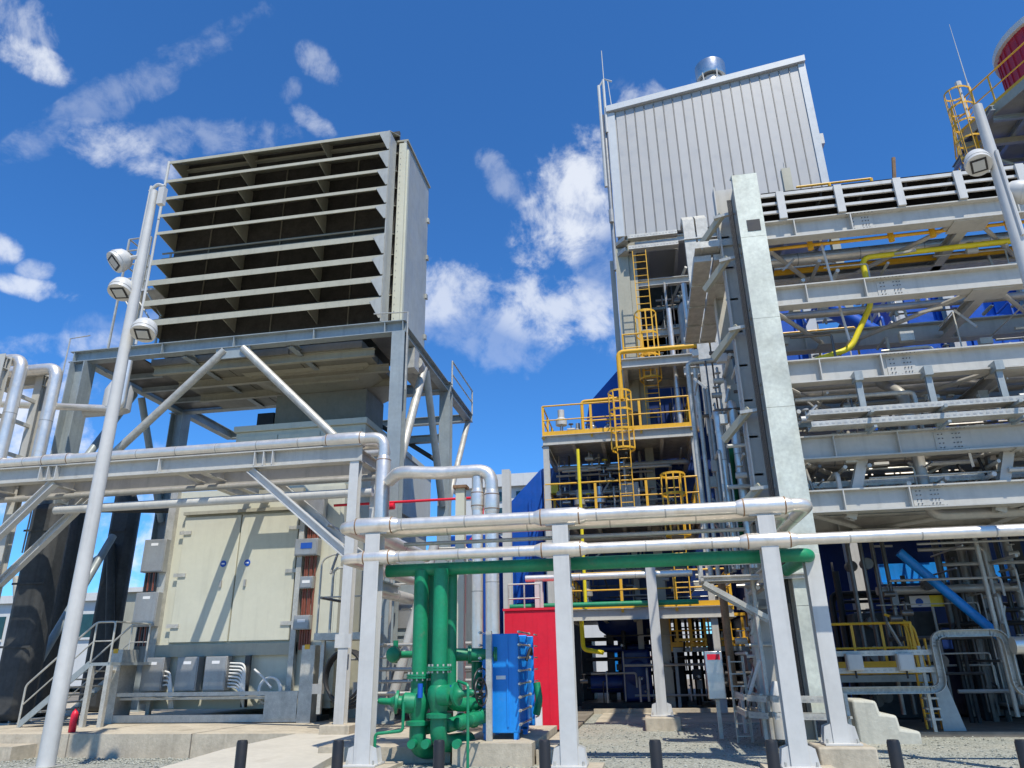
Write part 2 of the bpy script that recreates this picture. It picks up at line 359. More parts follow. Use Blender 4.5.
def clutter(name, label, cat, x0, x1, y0, y1, z0, z1, n, mats, seed, rmax=.05, group=None):
    rg = random.Random(seed); t = thing(name, label, cat, ((x0+x1)/2, (y0+y1)/2, z0), group); U = rg.uniform
    for i in range(n):
        x, y, z = U(x0,x1), U(y0,y1), U(z0,z1); m = rg.choice(mats); r = U(.015, rmax); k = rg.random()
        if k < .30: L = U(.8,3.0); MB().tube([(x,y,z),(min(x+L,x1),y,z),(min(x+L,x1),y,max(z0,z-U(.2,.8)))], r, 7, r*2.5, 3).build('conduit', m, t)
        elif k < .52: MB().tube([(x,y,z0),(x,y,z),(x,min(y1,y+.8),z)], r, 7, r*2.5, 3).build('conduit', m, t)
        elif k < .68: MB().tube([(x,y0,z),(x,y1,z)], r, 7).build('conduit', m, t)
        elif k < .82: MB().bar((x,y,z),(x+U(-.5,.5),y+U(-.3,.3),min(z1,z+U(.3,.8))), .05, .05).build('bracket', m, t)
        elif k < .92:
            MB().box(x,x+U(.12,.3),y,y+.15,z,min(z1,z+U(.15,.35))).build('small_box', m, t)
        else:
            MB().cyl((x-.12,y,z),(x+.12,y,z), .07, 10).build('valve_body', m, t); MB().cyl((x,y,z),(x,y,z+.2), .02, 6).build('stem', m, t); MB().cyl((x,y,z+.2),(x,y,z+.22), .08, 10).build('handwheel', m, t)
    return t
# ================================================================== the setting
struct('ground', MB().box(-1500, 1500, -300, 2500, -1.6, -0.6), 'soil')
struct('gravel_bed', MB().slab([(-8.02,9.5),(26,9.5),(26,25.3),(-8.02,25.3)], -0.8, 0.0), 'gravel')
q = MB(); q.add([(-40,9.5,0),(-8.021,9.5,0),(-8.021,13.0,0),(-40,13.0,0),(-8.021,14.4,-.35),(-40,14.4,-.35),(-8.021,17,-.36),(-40,17,-.36)],[(0,1,2,3),(3,2,4,5),(5,4,6,7)]); struct('gravel_bed', q, 'gravel')
struct('road', MB().box(-60, 60, -6, 9.5, -0.8, 0.004), 'warm_concrete')
struct('concrete_slab', MB().slab([(-40,16.95),(-5.2,16.95),(-5.2,33),(-40,33)], -0.8, 0.15), 'concrete')
q = MB(); q.add([(-8.0,16.94,.152),(-5.55,16.94,.152),(-5.55,13.6,.152),(-5.3,10.9,.012),(-8.05,10.8,.012),(-8.0,13.9,.152),(-8.0,16.94,-.7),(-5.55,16.94,-.7),(-5.55,13.6,-.7),(-5.3,10.9,-.7),(-8.05,10.8,-.7),(-8.0,13.9,-.7)],
      [(0,5,2,1),(5,4,3,2),(0,6,11,5),(5,11,10,4),(4,10,9,3),(3,9,8,2),(2,8,7,1),(0,1,7,6)]); struct('path', q, 'pale_concrete')
struct('step', MB().box(-16.6, -14.6, 16.2, 16.94, -0.6, -0.05), 'concrete')
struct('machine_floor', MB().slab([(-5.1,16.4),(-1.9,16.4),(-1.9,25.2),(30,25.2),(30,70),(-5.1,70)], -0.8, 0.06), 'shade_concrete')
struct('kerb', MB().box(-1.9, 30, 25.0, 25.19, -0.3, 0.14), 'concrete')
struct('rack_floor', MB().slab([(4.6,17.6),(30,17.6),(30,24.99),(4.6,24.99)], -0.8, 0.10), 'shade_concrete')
struct('pavement', MB().box(-1.6, 3.4, 21.2, 24.95, -0.3, 0.03), 'concrete')

# ================================================================== left: filter house on its steel frame
FX0, FX1, FY = -16.42, -7.72, 20.0
t = thing('air_filter_house', 'cream weather-hooded air intake house raised on the grey steel frame', 'filter house', (-12, 22, 11.8))
lips = [19.45, 18.6, 17.83, 17.09, 16.34, 15.17, 14.34, 13.54, 12.75]
for i, z in enumerate(lips):
    rise = 0.66; dp = 1.10; lip = 0.12 if i < 5 else 0.21
    q = MB()
    q.prof((FX0, 0, 0), (FX1, 0, 0), [(-FY, z-lip), (-FY-0.02, z+0.01), (-FY-dp, z+rise), (-FY-dp, z+rise-0.025), (-FY-0.025, z-0.02), (-FY-0.025, z-lip)])
    q.build('weather_hood', 'hood_paint', t)
    for X in (FX0+0.02, -13.50, -10.42):      # end plates and ribs under each hood
        r = MB(); w = 0.012
        r.add([(X-w,FY+.03,z-.03),(X-w,FY+dp,z+rise-.03),(X-w,FY+dp,z-.20),(X+w,FY+.03,z-.03),(X+w,FY+dp,z+rise-.03),(X+w,FY+dp,z-.20)],
              [(0,1,2),(5,4,3),(0,3,4,1),(1,4,5,2),(2,5,3,0)])
        r.build('rib', 'hood_paint', t)
    zn = lips[i+1] if i+1 < len(lips) else 11.95
    if i == 4: zn = 15.72
    g = MB(); g.prof((FX1, FY-0.012, 0), (FX1, FY+0.014, 0), [(0, z), (-0.38, z-lip*0.6), (-0.06, zn+.03), (0, zn+.03)])
    # profile lives in the X-Z plane: build directly
    g = MB(); a = [(FX1, z), (FX1-0.40, z-lip*.6), (FX1-0.07, zn+.05), (FX1, zn+.05)]
    g.add([(x,FY-.01,zz) for x,zz in a]+[(x,FY+.015,zz) for x,zz in a], [(0,1,2,3),(7,6,5,4),(0,4,5,1),(1,5,6,2),(2,6,7,3),(3,7,4,0)])
    g.build('end_gusset', 'grey_panel', t)
MB().box(FX0-0.01, FX1-0.05, FY+1.11, FY+1.22, 11.9, 20.35).build('filter_bank', 'filter_brown', t)
MB().box(FX1-0.02, FX1+0.02, FY+0.03, FY+.66, 11.9, 19.40).build('end_plate', 'grey_panel', t)
for X in (-14.98, -12.15, -9.3): MB().box(X-.02, X+.02, FY+1.06, FY+1.105, 11.9, 19.5).build('mullion', 'under_shade_paint', t)
q = MB(); q.cyl((FX0, FY+.5, 15.72), (FX1-.06, FY+.5, 15.72), .035, 8); q.cyl((FX0, FY+.5, 15.5), (FX1-.06, FY+.5, 15.5), .03, 8); q.build('walkway_rail', 'under_shade_paint', t)
MB().cyl((FX0-.03, FY+.02, 16.9), (FX0-.03, FY+.02, 19.45), 0.05, 8).build('corner_post', 'white_paint', t)
MB().cyl((FX0-.03, FY+.02, 11.9), (FX0-.03, FY+.02, 16.85), 0.045, 8).build('corner_post', 'white_paint', t)
SX = -7.42
MB().box(SX-.10, SX, 20.95, 23.86, 11.95, 19.7).build('side_wall', 'grey_panel', t)
MB().box(FX0+.1, FX0+.2, 21.25, 23.86, 11.95, 19.7).build('side_wall', 'grey_panel', t)
MB().box(FX0+.21, SX-.11, 23.74, 23.86, 11.95, 19.7).build('rear_wall', 'grey_panel', t)
MB().box(-7.70, SX-.11, 20.97, 23.7, 11.95, 19.65).build('inner_wall', 'under_shade_paint', t)
MB().box(-7.66, SX+.03, 20.86, 20.94, 11.95, 19.55).build('front_flange', 'cream_paint', t)
MB().box(-7.40, SX+.10, 20.95, 21.10, 11.95, 19.3).build('flange_angle', 'cream_paint', t)
MB().box(FX0+.05, SX+.06, 20.95, 23.92, 19.705, 19.78).build('roof', 'hood_paint', t)
for z in (12.9, 14.6, 16.3, 18.0): MB().box(SX+.001, SX+.07, 23.75, 23.92, z, z+.18).build('lifting_lug', 'grey_panel', t)
q = MB()
for i in range(28): q.box(-7.60, -7.57, 20.85, 20.862, 12.1+i*.26, 12.13+i*.26)
o = q.build('bolts', 'dull_pipe', t); o['kind'] = 'stuff'
MB().box(-18.1,-16.35,20.3,25.4,11.46,11.52).build('side_grating','dark_shade_steel',t)
MB().box(-8.15,-7.2,20.3,25.4,11.46,11.52).build('side_grating','dark_shade_steel',t)
for y in (21.5,22.8,24.1): MB().ibeam((-18.1,y,11.36),(-16.35,y,11.36),.12,.18).build('grating_beam','frame_paint',t)
# underside: shade-darkened floor panels with stiffening ribs and the duct hopper
UZ = 11.42
for X0, X1 in ((-16.3,-13.9),(-13.86,-11.2),(-11.16,-8.6)):
    MB().box(X0, X1, 20.75, 22.3, UZ-.05, UZ+.2).build('floor_panel', 'under_shade_paint', t)
    MB().box(X0, X1, 22.36, 25.4, UZ-.05, UZ+.2).build('floor_panel', 'under_shade_paint', t)
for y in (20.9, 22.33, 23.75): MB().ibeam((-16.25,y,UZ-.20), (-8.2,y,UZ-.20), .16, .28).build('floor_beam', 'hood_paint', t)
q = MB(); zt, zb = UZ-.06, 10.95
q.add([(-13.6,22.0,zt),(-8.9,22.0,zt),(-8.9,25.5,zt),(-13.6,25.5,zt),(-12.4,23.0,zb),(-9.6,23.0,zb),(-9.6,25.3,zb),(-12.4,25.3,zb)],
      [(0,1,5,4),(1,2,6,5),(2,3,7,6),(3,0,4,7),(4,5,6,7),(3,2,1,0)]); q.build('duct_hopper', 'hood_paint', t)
for k in range(3):
    f = .25+.25*k; z = zt+(zb-zt)*f; y = 22+f-.05
    MB().bar((-13.6+1.2*f, y, z), (-8.9-.7*f, y, z), .07, .10).build('hopper_rib', 'hood_paint', t)

t = thing('intake_steelwork', 'tall grey steel frame of columns and pipe braces carrying the air intake house', 'steel frame', (-12.6, 22.8, .15))
CX0, CX1 = -18.32, -7.02
for X in (CX0, CX1):
    for Y in (20.0, 25.6):
        MB().ibeam((X, Y, .15), (X, Y, 11.35), .42 if X == CX1 else .55, .42 if X == CX1 else .55, .035, .03, (1,0,0) if X == CX0 else (0,1,0)).build('column', 'frame_paint', t)
        MB().box(X-.4, X+.4, Y-.4, Y+.4, .15, .20).build('base_plate', 'frame_paint', t)
for Y in (20.0, 25.6): MB().ibeam((CX0-.45, Y, 11.57), (CX1+.2, Y, 11.57), .34, .40).build('beam', 'frame_paint', t)
for X in (CX0, CX1): MB().ibeam((X, 20.18, 11.55), (X, 29.4, 11.55), .30, .38).build('beam', 'frame_paint', t)
for X in (-14.6, -10.8): MB().ibeam((X, 20.1, 11.40), (X, 25.5, 11.40), .2, .22).build('beam', 'frame_paint', t)
MB().ibeam((CX0, 29.4, 11.55), (CX1+.15, 29.4, 11.55), .25, .34).build('beam', 'frame_paint', t)
MB().ibeam((CX0, 25.6, 9.55), (CX1, 25.6, 9.55), .25, .28).build('beam', 'frame_paint', t)
for X in (CX0-.3, -15.3, -12.7, -9.9, -7.5, CX1+.12):
    MB().box(X-.012, X+.012, 19.84, 19.99, 11.40, 11.74).build('stiffener', 'frame_paint', t)
MB().box(-13.3, -12.1, 19.88, 19.93, 11.0, 11.38).build('gusset', 'frame_paint', t)
MB().tube([(-13.0, 19.9, 11.3), (-17.9, 19.9, 6.6)], .13, 12).build('brace', 'galvanised', t)
MB().tube([(-12.35, 19.9, 11.32), (-7.3, 19.9, 6.5)], .13, 12).build('brace', 'galvanised', t)
MB().tube([(CX1, 22.6, 11.2), (CX1, 20.2, 6.9)], .14, 12).build('brace', 'galvanised', t)
MB().tube([(CX1, 22.85, 11.2), (CX1, 25.3, 6.9)], .13, 12).build('brace', 'frame_paint', t)
MB().tube([(CX0, 22.7, 11.2), (CX0, 20.3, 7.2)], .13, 12).build('brace', 'frame_paint', t)
MB().tube([(CX0, 23.1, 11.2), (CX0, 25.4, 6.9)], .13, 12).build('brace', 'frame_paint', t)
MB().tube([(CX1-.2, 25.7, 8.6), (CX1-4.2, 25.7, 11.3)], .09, 10).build('brace', 'dark_paint', t)
MB().tube([(CX1, 29.2, 11.3), (CX1, 26.0, 7.0)], .12, 10).build('brace', 'galvanised', t)
MB().tube([at(113,536,Y=23.5), at(14,704,Y=20.4)], .13, 10).build('brace', 'frame_paint', t)
q = MB(); q.tube([(CX1+.12, 26.0, 11.75), (CX1+.12, 26.0, 12.85), (CX1+.12, 29.5, 12.85), (CX1+.12, 29.5, 11.75)], .035, 8)
q.tube([(CX1+.12, 26.0, 12.3), (CX1+.12, 29.5, 12.3)], .03, 8); q.build('guard_rail', 'galvanised', t)
q = MB(); q.tube([(-16.9,19.95,11.9),(-16.9,19.95,12.55),(-16.0,19.95,12.62)], .05, 8); q.build('guard_rail', 'galvanised', t)
MB().tube([(-19.0, 19.9, 5.0), (-18.95, 19.9, 12.3), (-18.2, 19.9, 12.35)], .025, 6).build('conductor', 'galvanised', t)
MB().tube([(CX1+.26, 19.9, 9.4), (CX1+.26, 19.9, 12.05), (-7.9, 19.9, 12.1)], .03, 6).build('conductor', 'galvanised', t)
q = MB(); q.cyl((-7.0, 21.6, 11.0), (-7.0, 21.95, 10.95), .24, 16); q.box(-7.2, -6.85, 21.0, 21.5, 10.6, 11.3); q.build('valve_box', 'galvanised', t)

# walkway beside the filter house (far left)
t = thing('access_platform', 'light galvanised walkway with ladder rails at the left flank of the air intake house', 'platform', (-17.6, 20.8, 14.6))
for x, y in ((-18.0,20.6),(-17.1,20.6),(-18.0,21.8),(-17.1,21.8)): MB().bar((x,y,11.8),(x,y,16.6), .06).build('rail_post', 'galvanised', t)
for z in (14.9, 15.5, 16.1, 16.6):
    MB().tube([(-18.0,20.6,z),(-17.1,20.6,z)], .03, 6).build('rung', 'galvanised', t)
    MB().tube([(-18.0,20.6,z),(-18.0,21.8,z)], .03, 6).build('rung', 'galvanised', t)
MB().box(-18.1, -16.5, 20.55, 21.9, 14.3, 14.38).build('grating', 'galvanised', t)
for x in (-17.9, -17.4, -16.9): MB().tube([(x,20.6,14.3),(x+.8,20.6,13.2)], .03, 6).build('strut', 'galvanised', t)

# ------------------------------------------------------------------ turbine enclosure
t = thing('turbine_enclosure', 'cream steel turbine enclosure with two tall doors under the grey frame', 'machine housing', (-12.2, 24, .15))
EY = 21.0
MB().box(-14.75, -9.0, EY+.04, 30, 0.45, 6.9).build('wall', 'cream_paint', t)
MB().box(-13.55, -8.85, 22.1, 30, 6.91, 9.15).build('upper_wall', 'cream_paint', t)
MB().box(-13.62, -8.78, 22.0, 30.1, 9.16, 9.36).build('roof', 'cream_paint', t)
for X0, X1 in ((-13.45,-12.0),(-11.96,-10.45),(-10.41,-8.95)):
    d = MB().box(X0, X1, 22.06, 22.095, 7.1, 9.0).build('upper_panel', 'cream_paint', t, .01)
    for z in (7.6, 8.5): MB().box(X0+.02, X0+.16, 22.03, 22.06, z, z+.10).build('hinge', 'galvanised', d)
MB().box(-12.9, -9.4, 23.4, 25.2, 9.37, 10.94).build('riser_duct', 'under_shade_paint', t)
MB().box(-13.6, -12.95, 23.4, 24.0, 9.5, 10.3).build('duct_box', 'black_paint', t)
DZ0, DZ1 = 2.28, 6.05
for k, (X0, X1) in enumerate(((-14.25,-12.33),(-12.29,-10.38))):
    d = MB().box(X0, X1, EY-.06, EY+.035, DZ0, DZ1).build('door', 'cream_paint', t, .015)
    hx = X0-.02 if k == 0 else X1-.18
    for z in (2.7, 4.2, 5.5): MB().box(hx-.1, hx+.30, EY-.10, EY-.062, z, z+.11).build('hinge', 'galvanised', d)
    sx = -12.75 if k == 0 else -11.95
    MB().cyl((sx, EY-.075, 4.55), (sx, EY-.0605, 4.55), .10, 14).build('warning_sign', 'sign_blue', d)
    MB().box(sx-.05, sx+.05, EY-.079, EY-.0755, 4.53, 4.57).build('pictogram', 'label_white', d)
    MB().box(sx-.035, sx+.035, EY-.11, EY-.061, 3.85, 4.05).build('handle', 'dull_pipe', d)
MB().box(-14.3, -10.3, EY-.14, EY+.03, DZ1+.06, DZ1+.16).build('drip_rail', 'hood_paint', t)
MB().box(-14.75, -10.1, EY-.12, EY+.03, 1.88, 2.22).build('sill_beam', 'hood_paint', t)
MB().cyl((-11.6, EY-.2, 6.55), (-11.6, EY+.03, 6.6), .13, 12).build('lifting_eye', 'rust_brown', t)
MB().box(-9.9, -9.0, EY-.05, EY+.035, 0.65, 6.8).build('corner_panel', 'cream_paint', t)
MB().box(-9.02, -8.90, EY-.1, 22.0, 0.65, 6.8).build('edge_flange', 'cream_paint', t)
MB().box(-11.4,-9.95,20.2,20.34,6.42,6.62).build('shadow_beam', 'hood_paint', t)  # short beam added to cast the level shadow band on the door
MB().chan((-14.72, EY-.05, .6), (-14.72, EY-.05, 6.9), .25, .18, .015, (0,1,0)).build('edge_channel', 'galvanised', t)
MB().chan((-10.18, EY-.12, .5), (-10.18, EY-.12, 6.6), .16, .2, .012, (0,1,0)).build('cable_duct', 'galvanised', t)
def jbox(x0, x1, z0, z1, y, d=.28, lab=True, name='junction_box', m='box_steel'):
    b = MB().box(x0, x1, y-d, y, z0, z1).build(name, m, t, .012)
    MB().box(x0+.03, x1-.03, y-d-.018, y-d, z0+.03, z1-.03).build('cover', m, b, .006)
    if lab: MB().box((x0+x1)/2-.12, (x0+x1)/2+.12, y-d-.023, y-d-.0185, z1-.2, z1-.12).build('label_plate', 'label_white', b)
    return b
jbox(-15.35,-14.6,4.35,5.35,EY-.02,.34); jbox(-15.35,-14.6,2.75,3.75,EY-.02,.34)
for x in (-14.72,-13.62,-12.72): jbox(x, x+.68, .95, 1.87, EY-.12, .3)
jbox(-10.25,-9.45,5.75,6.4,EY-.1,.3,False); b = jbox(-10.28,-9.55,4.65,5.15,EY-.1,.28,False)
MB().box(-10.08,-9.72,EY-.41,EY-.4,4.85,5.02).build('blue_label', 'sign_blue', b)
jbox(-10.05,-9.65,3.7,4.05,EY-.1,.22); jbox(-10.15,-9.65,2.55,2.95,EY-.1,.22)
for i in range(5):
    x = -9.98+i*.075; MB().tube([(x,EY-.14,2.0),(x+random.uniform(-.03,.03),EY-.16,4.0),(x,EY-.14,6.2)], .035, 6).build('cable', 'cable_brown', t)
for x, z in ((-15.05,3.8),(-15.05,2.2)):
    for i in range(5): MB().tube([(x-.18+i*.09,EY-.18,z),(x-.16+i*.08,EY-.2,z+.6)], .03, 6).build('cable', 'cable_brown' if i%2 else 'rubber', t)
for i in range(8):
    z = .95+i*.09; MB().tube([(-12.0,EY-.3,z+.1),(-11.6+.02*i,EY-.42,z+.08),(-11.45,EY-.3,.5)], .028, 6, .2).build('cable', 'cable_white', t)
for i in range(4): MB().tube([(-14.05,EY-.3,1.1+.13*i),(-13.8,EY-.42,1.15+.1*i),(-13.75+.04*i,EY-.3,.5)], .028, 6, .15).build('cable', 'cable_white', t)
q = MB()
for k in range(3): q.ring((-10.75+.05*k,EY-.25-.05*k,.92), (0.15,1,0), .36, .03, 24)
q.build('cable_coil', 'cable_white', t)
MB().tube([(-11.2,EY-.35,1.5),(-10.9,EY-.4,1.3),(-10.6,EY-.4,1.0)], .03, 6).build('cable', 'cable_white', t)
MB().bar((-11.5,EY-.2,.5),(-11.5,EY-.2,1.88), .16, .1).build('conduit', 'dark_paint', t)
# galvanised skid frame round the foot
q = MB()
q.box(-15.3,-9.3,EY-1.0,EY-.86,.17,.36); q.box(-15.3,-9.3,EY-1.0,EY-.9,.84,.94)
q.build('skid_beam', 'galvanised', t)
MB().box(-15.3,-9.3,EY-.85,EY-.1,.74,.80).build('cable_shelf', 'galvanised', t)
for x in (-15.35,-9.45): MB().box(x-.03,x+.36,EY-1.02,EY-.3,.15,2.1).build('shield_plate', 'galvanised', t)
MB().box(-10.45,-9.5,EY-1.02,EY-1.001,.25,.93).build('cover_plate', 'galvanised', t)
for x in (-15.25,-9.35): MB().box(x-.05,x+.10,EY-1.03,EY-.99,2.0,2.12).build('edge_guard', 'yellow_paint', t)
MB().box(-15.2,-9.0,EY-.6,EY+.02,.15,.3).build('foot_beam', 'black_paint', t)
MB().box(-9.0,-7.6,21.6,24.5,.15,2.3).build('skid_tank', 'hood_paint', t)

# stairs and little landing at the left end of the enclosure
t = thing('staircase', 'short grey steel stair with handrails at the left end of the cream enclosure', 'stairs', (-14.8, 19.2, .15))
n = 8; x0, z0, x1, z1, y0, y1 = -16.9, .15, -15.05, 1.75, 18.8, 20.3
for i in range(1, n): 
    f = i/n; MB().box(x0+(x1-x0)*f-.14, x0+(x1-x0)*f+.14, y0+.03, y1-.03, z0+(z1-z0)*f-.04, z0+(z1-z0)*f).build('tread', 'galvanised', t)
for y in (y0, y1): MB().bar((x0,y,z0+.05),(x1,y,z1-.02), .03, .16).build('stringer', 'frame_paint', t)
MB().box(x1, x1+.62, y0, y1+.6, z1-.08, z1).build('landing', 'frame_paint', t)
for x,y in ((x1+.05,y0+.05),(x1+.58,y0+.05),(x1+.58,y1+.5)): MB().bar((x,y,.15),(x,y,z1-.08), .12).build('leg', 'galvanised', t)
for y in (y0, y1):
    MB().tube([(x0,y,z0),(x0,y,z0+1.05),(x1,y,z1+1.05),(x1+.58,y,z1+1.05),(x1+.58,y,z1)], .028, 8, .1).build('handrail', 'galvanised', t)
    MB().tube([(x0,y,z0+.55),(x1,y,z1+.55),(x1+.58,y,z1+.55)], .02, 8).build('middle_rail', 'galvanised', t)
    for x in (x1,): MB().cyl((x,y,z1),(x,y,z1+1.05), .025, 8).build('rail_post', 'galvanised', t)
MB().tube([(x1+.58,y0,z1+1.05),(x1+.58,y1,z1+1.05)], .025, 8).build('handrail', 'galvanised', t)

p = at(68, 733, Z=.15); ex, ey = p.x, p.y+.12
t = thing('fire_extinguisher', 'red fire extinguisher standing on the edge of the concrete slab', 'extinguisher', (ex, ey, .15))
MB().lathe((ex,ey,.15), (0,0,1), [(0,.07),(.02,.085),(.40,.085),(.47,.06),(.50,.025),(.53,.025)], 18).build('cylinder', 'red_paint', t)
MB().box(ex-.03,ex+.06,ey-.02,ey+.02,.68,.72).build('handle', 'black_paint', t)
MB().tube([(ex+.03,ey,.70),(ex+.12,ey,.65),(ex+.11,ey,.35)], .014, 6, .06).build('hose', 'rubber', t)

# dark columns standing behind the frame at far left
t = thing('exhaust_duct', 'dark grey tall exhaust duct with sloped shoulder nearest the cream enclosure', 'duct', (-20, 25.3, .4))
p = at(120, 520, 25.0); X0, X1 = p.x-.52, p.x+.52
q = MB(); a = [(X0,.15),(X1,.15),(X1,7.4),(X1-.55,8.5),(X0,8.7)]
q.add([(x,25.0,z) for x,z in a]+[(x,25.6,z) for x,z in a], [(0,1,2,3,4),(9,8,7,6,5)]+[(i,(i+1)%5,5+(i+1)%5,5+i) for i in range(5)]); q.build('casing', 'dark_paint', t, .22)
for z in (2.5,4.5,6.5): MB().box(X0+.2,X1-.2,24.96,24.99,z,z+.12).build('stiffener', 'dark_paint', t)
MB().tube([(X0+.5,24.8,6.0),(X1+.1,24.8,2.4)], .15, 10).build('brace', 'dark_paint', t)
MB().tube([(X0+.3,24.7,5.6),(X0-1.6,23.2,3.4)], .12, 10).build('brace', 'galvanised', t)
t = thing('dark_column', 'slender dark steel column between the frame leg and the exhaust duct', 'column', (-20, 23, .4))
p = at(76, 510, 23.0); MB().bar((p.x,23.0,.15),(p.x,23.0,8.6), .75,.7,(0,1,0)).build('shaft', 'dark_paint', t, .2)
MB().tube([(p.x,22.8,7.0),(-14.7,24.0,6.9)], .14, 10).build('tie', 'dark_paint', t)
MB().tube([(p.x-.3,22.3,1.4),(p.x-1.2,22.3,4.6)], .12, 10).build('tie', 'galvanised', t)
t = thing('leg_casing', 'dark fireproof casing wrapped round the lower front left frame leg', 'casing', (-18.3, 20, .4))
MB().box(-18.80,-17.78,19.62,20.4,.21,6.5).build('casing', 'dark_paint', t, .22)
for z in (2.2,4.0,5.6): MB().box(-18.83,-17.75,19.59,19.615,z,z+.06).build('strap','dark_paint',t)

# ------------------------------------------------------------------ pipe rack in front of the frame
t = thing('pipe_rack', 'pale steel pipe rack with V braces crossing in front of the turbine enclosure', 'pipe rack', (-12, 17.6, .4))
for y in (17.0, 18.5):
    MB().ibeam((-24, y, 6.62), (-6.85, y, 6.62), .30, .44, .03, .02).build('beam', 'beam_paint', t)
for x in (-23.6, -18.3, -7.0):
    for y in (17.0, 18.5):
        if x > -8: MB().ibeam((x,y,.34),(x,y,6.4), .24,.24,.02,.015,(0,1,0)).build('column', 'white_paint', t)
        else: MB().ibeam((x,y,.15),(x,y,10.4), .26,.26,.02,.015,(0,1,0)).build('column', 'beam_paint', t)
for x in (-12.15,-11.5): MB().ibeam((x,18.62,6.62),(x,20.95,6.62), .2,.3).build('shadow_tie_beam', 'beam_paint', t)  # pair of beams added to throw the shadow strips on the doors
for x in (-18.3,-16.3,-12.15,-11.5,-7.0): MB().ibeam((x,17.12,6.62),(x,18.38,6.62), .2,.3).build('cross_beam', 'beam_paint', t)
for y in (17.0, 18.5):
    MB().ibeam((-9.9,y,6.38),(-7.1,y,4.1), .2,.2).build('brace', 'white_paint', t)
    MB().ibeam((-15.7,y,6.38),(-18.2,y,3.9), .2,.2).build('brace', 'white_paint', t)
for x in (-16.1,-15.85,-15.6,-9.75,-9.5,-9.25,-12.5): MB().box(x-.012,x+.012,16.84,16.985,6.44,6.80).build('stiffener', 'white_paint', t)
for y in (17.0,18.5): MB().ibeam((-24,y,10.15),(-18.2,y,10.15), .24,.36).build('beam', 'beam_paint', t)
for z in (7.6,8.6,9.4): MB().bar((-18.3,17.1,z),(-18.3,18.4,z), .1).build('cross_beam', 'beam_paint', t)
MB().tube([(-18.3,17.0,7.1),(-20.5,17.0,10.0)], .12, 8).build('brace', 'beam_paint', t)
for y in (17.0,): MB().box(-7.35,-6.65,y-.35,y+.35,-.1,.34).build('footing', 'concrete', t, .02)
MB().box(-7.2,-6.8,16.86,16.88,1.95,2.25).build('splice_plate', 'white_paint', t)

RY = 16.95
pipe('insulated_pipe', 'long silver insulated pipe on the left rack turning down at its right end', 'pipe',
     [(-26,RY,7.0),(-6.25,RY,7.0),(-6.25,RY,3.2),(-6.25,19.5,3.2)], .14, bend=.32, seams=1.1,
     sleeves=[((-16.2,RY,7.0),(-15.2,RY,7.0),.17),((-7.9,RY,7.0),(-6.75,RY,7.0),.185),((-6.25,RY,6.5),(-6.25,RY,3.6),.185),((-18.1,RY,7.0),(-17.3,RY,7.0),.17)])
for i, dx in enumerate((0, .0)):
    x, y = ((-18.02,17.35),(-17.55,18.2))[i]
    pipe('riser_pipe', ('front silver riser pipe with elbow at the left edge of the rack','rear silver riser pipe with elbow beside the left frame leg')[i], 'pipe',
         [(-26,y,10.4),(x,y,10.4),(x,y,6.9)], .185, bend=.36, seams=1.6, group='riser pipes at the left rack end')
pipe('grey_pipe', 'slim light grey pipe strung below the left rack beam', 'pipe', [(-16.4,18.0,5.84),(-6.9,18.0,5.84)], .12, 'white_paint', seams=0)
for k,(y,z,r) in enumerate(((17.5,6.98,.12),(18.3,6.98,.1),(18.1,6.25,.08))):
    pipe('rack_pipe', ('dull pipe lying behind the big insulated pipe on the left rack','thin dull pipe at the rear of the left rack','thin pipe hung under the rear beam of the left rack')[k], 'pipe', [(-25,y,z),(-6.6,y,z)], r, 'cladding' if k<1 else 'dull_pipe', seams=1.5 if k<1 else 0)
pipe('relief_pipe', 'short silver pipe with white fitting crossing behind the left lamp post', 'pipe', [(-21.5,19.2,9.9),(-15.9,19.2,9.25),(-15.9,19.2,10.9)], .11, 'cladding', bend=.3, seams=0)
t = thing('relief_silencer', 'bulged white silencer vessel just behind the left lamp post', 'vessel', (-16.3,19.6,9.3))
MB().lathe((-16.3,19.5,9.2),(0,0,1),[(0,.15),(.15,.42),(.8,.42),(1.1,.28),(1.3,.12),(1.6,.1)],18).build('shell','white_paint',t)
MB().cyl((-17.4,19.5,9.35),(-16.3,19.5,9.35),.17,12).build('nozzle','white_paint',t)

# ------------------------------------------------------------------ lamp posts
def lamp_head(t, c, aim, arm_to, r=.25):
    c = V(c); aim = V(aim).normalized(); L = .38
    h = MB().lathe(c-aim*L*.75, aim, [(0,.03),(.03,r*.62),(.10,r*.88),(.20,r),(.26,r),(.262,r*1.04),(.30,r*1.04),(.302,r),(L,r)], 24).build('lamp_head', 'white_paint', t)
    a, u = frame(aim, V((0,0,1))); e = c+aim*(L*.25+.004); w = r*.60
    MB().prof(e-aim*.004, e+aim*.010, [(-w,-w),(w,-w),(w,w),(-w,w)], u).build('lens_frame', 'black_paint', h)
    w *= .74; MB().prof(e+aim*.004, e+aim*.016, [(-w,-w),(w,-w),(w,w),(-w,w)], u).build('lens', 'glass_lens', h)
    MB().tube([c-aim*.1, V(arm_to)], .05, 8).build('arm', 'white_paint', t)
LX, LY = -10.52, 12.5
t = thing('lamp_post', 'tall white lamp post with three floodlights at the left edge', 'lamp post', (LX, LY, 0))
MB().lathe((LX,LY,-.05),(0,0,1),[(0,.15),(6,.125),(12.0,.085),(12.02,.05)],20).build('pole','white_paint',t)
MB().cyl((LX-.12,LY,9.2),(LX-.10,LY,12.1),.035,8).build('conduit','white_paint',t)
q = MB(); q.tube([(LX-.12,LY,11.95),(LX+.05,LY,12.15),(LX+.24,LY,12.05)],.04,8,.1); q.box(LX+.15,LX+.3,LY-.06,LY+.06,11.55,12.0); q.build('bracket','white_paint',t)
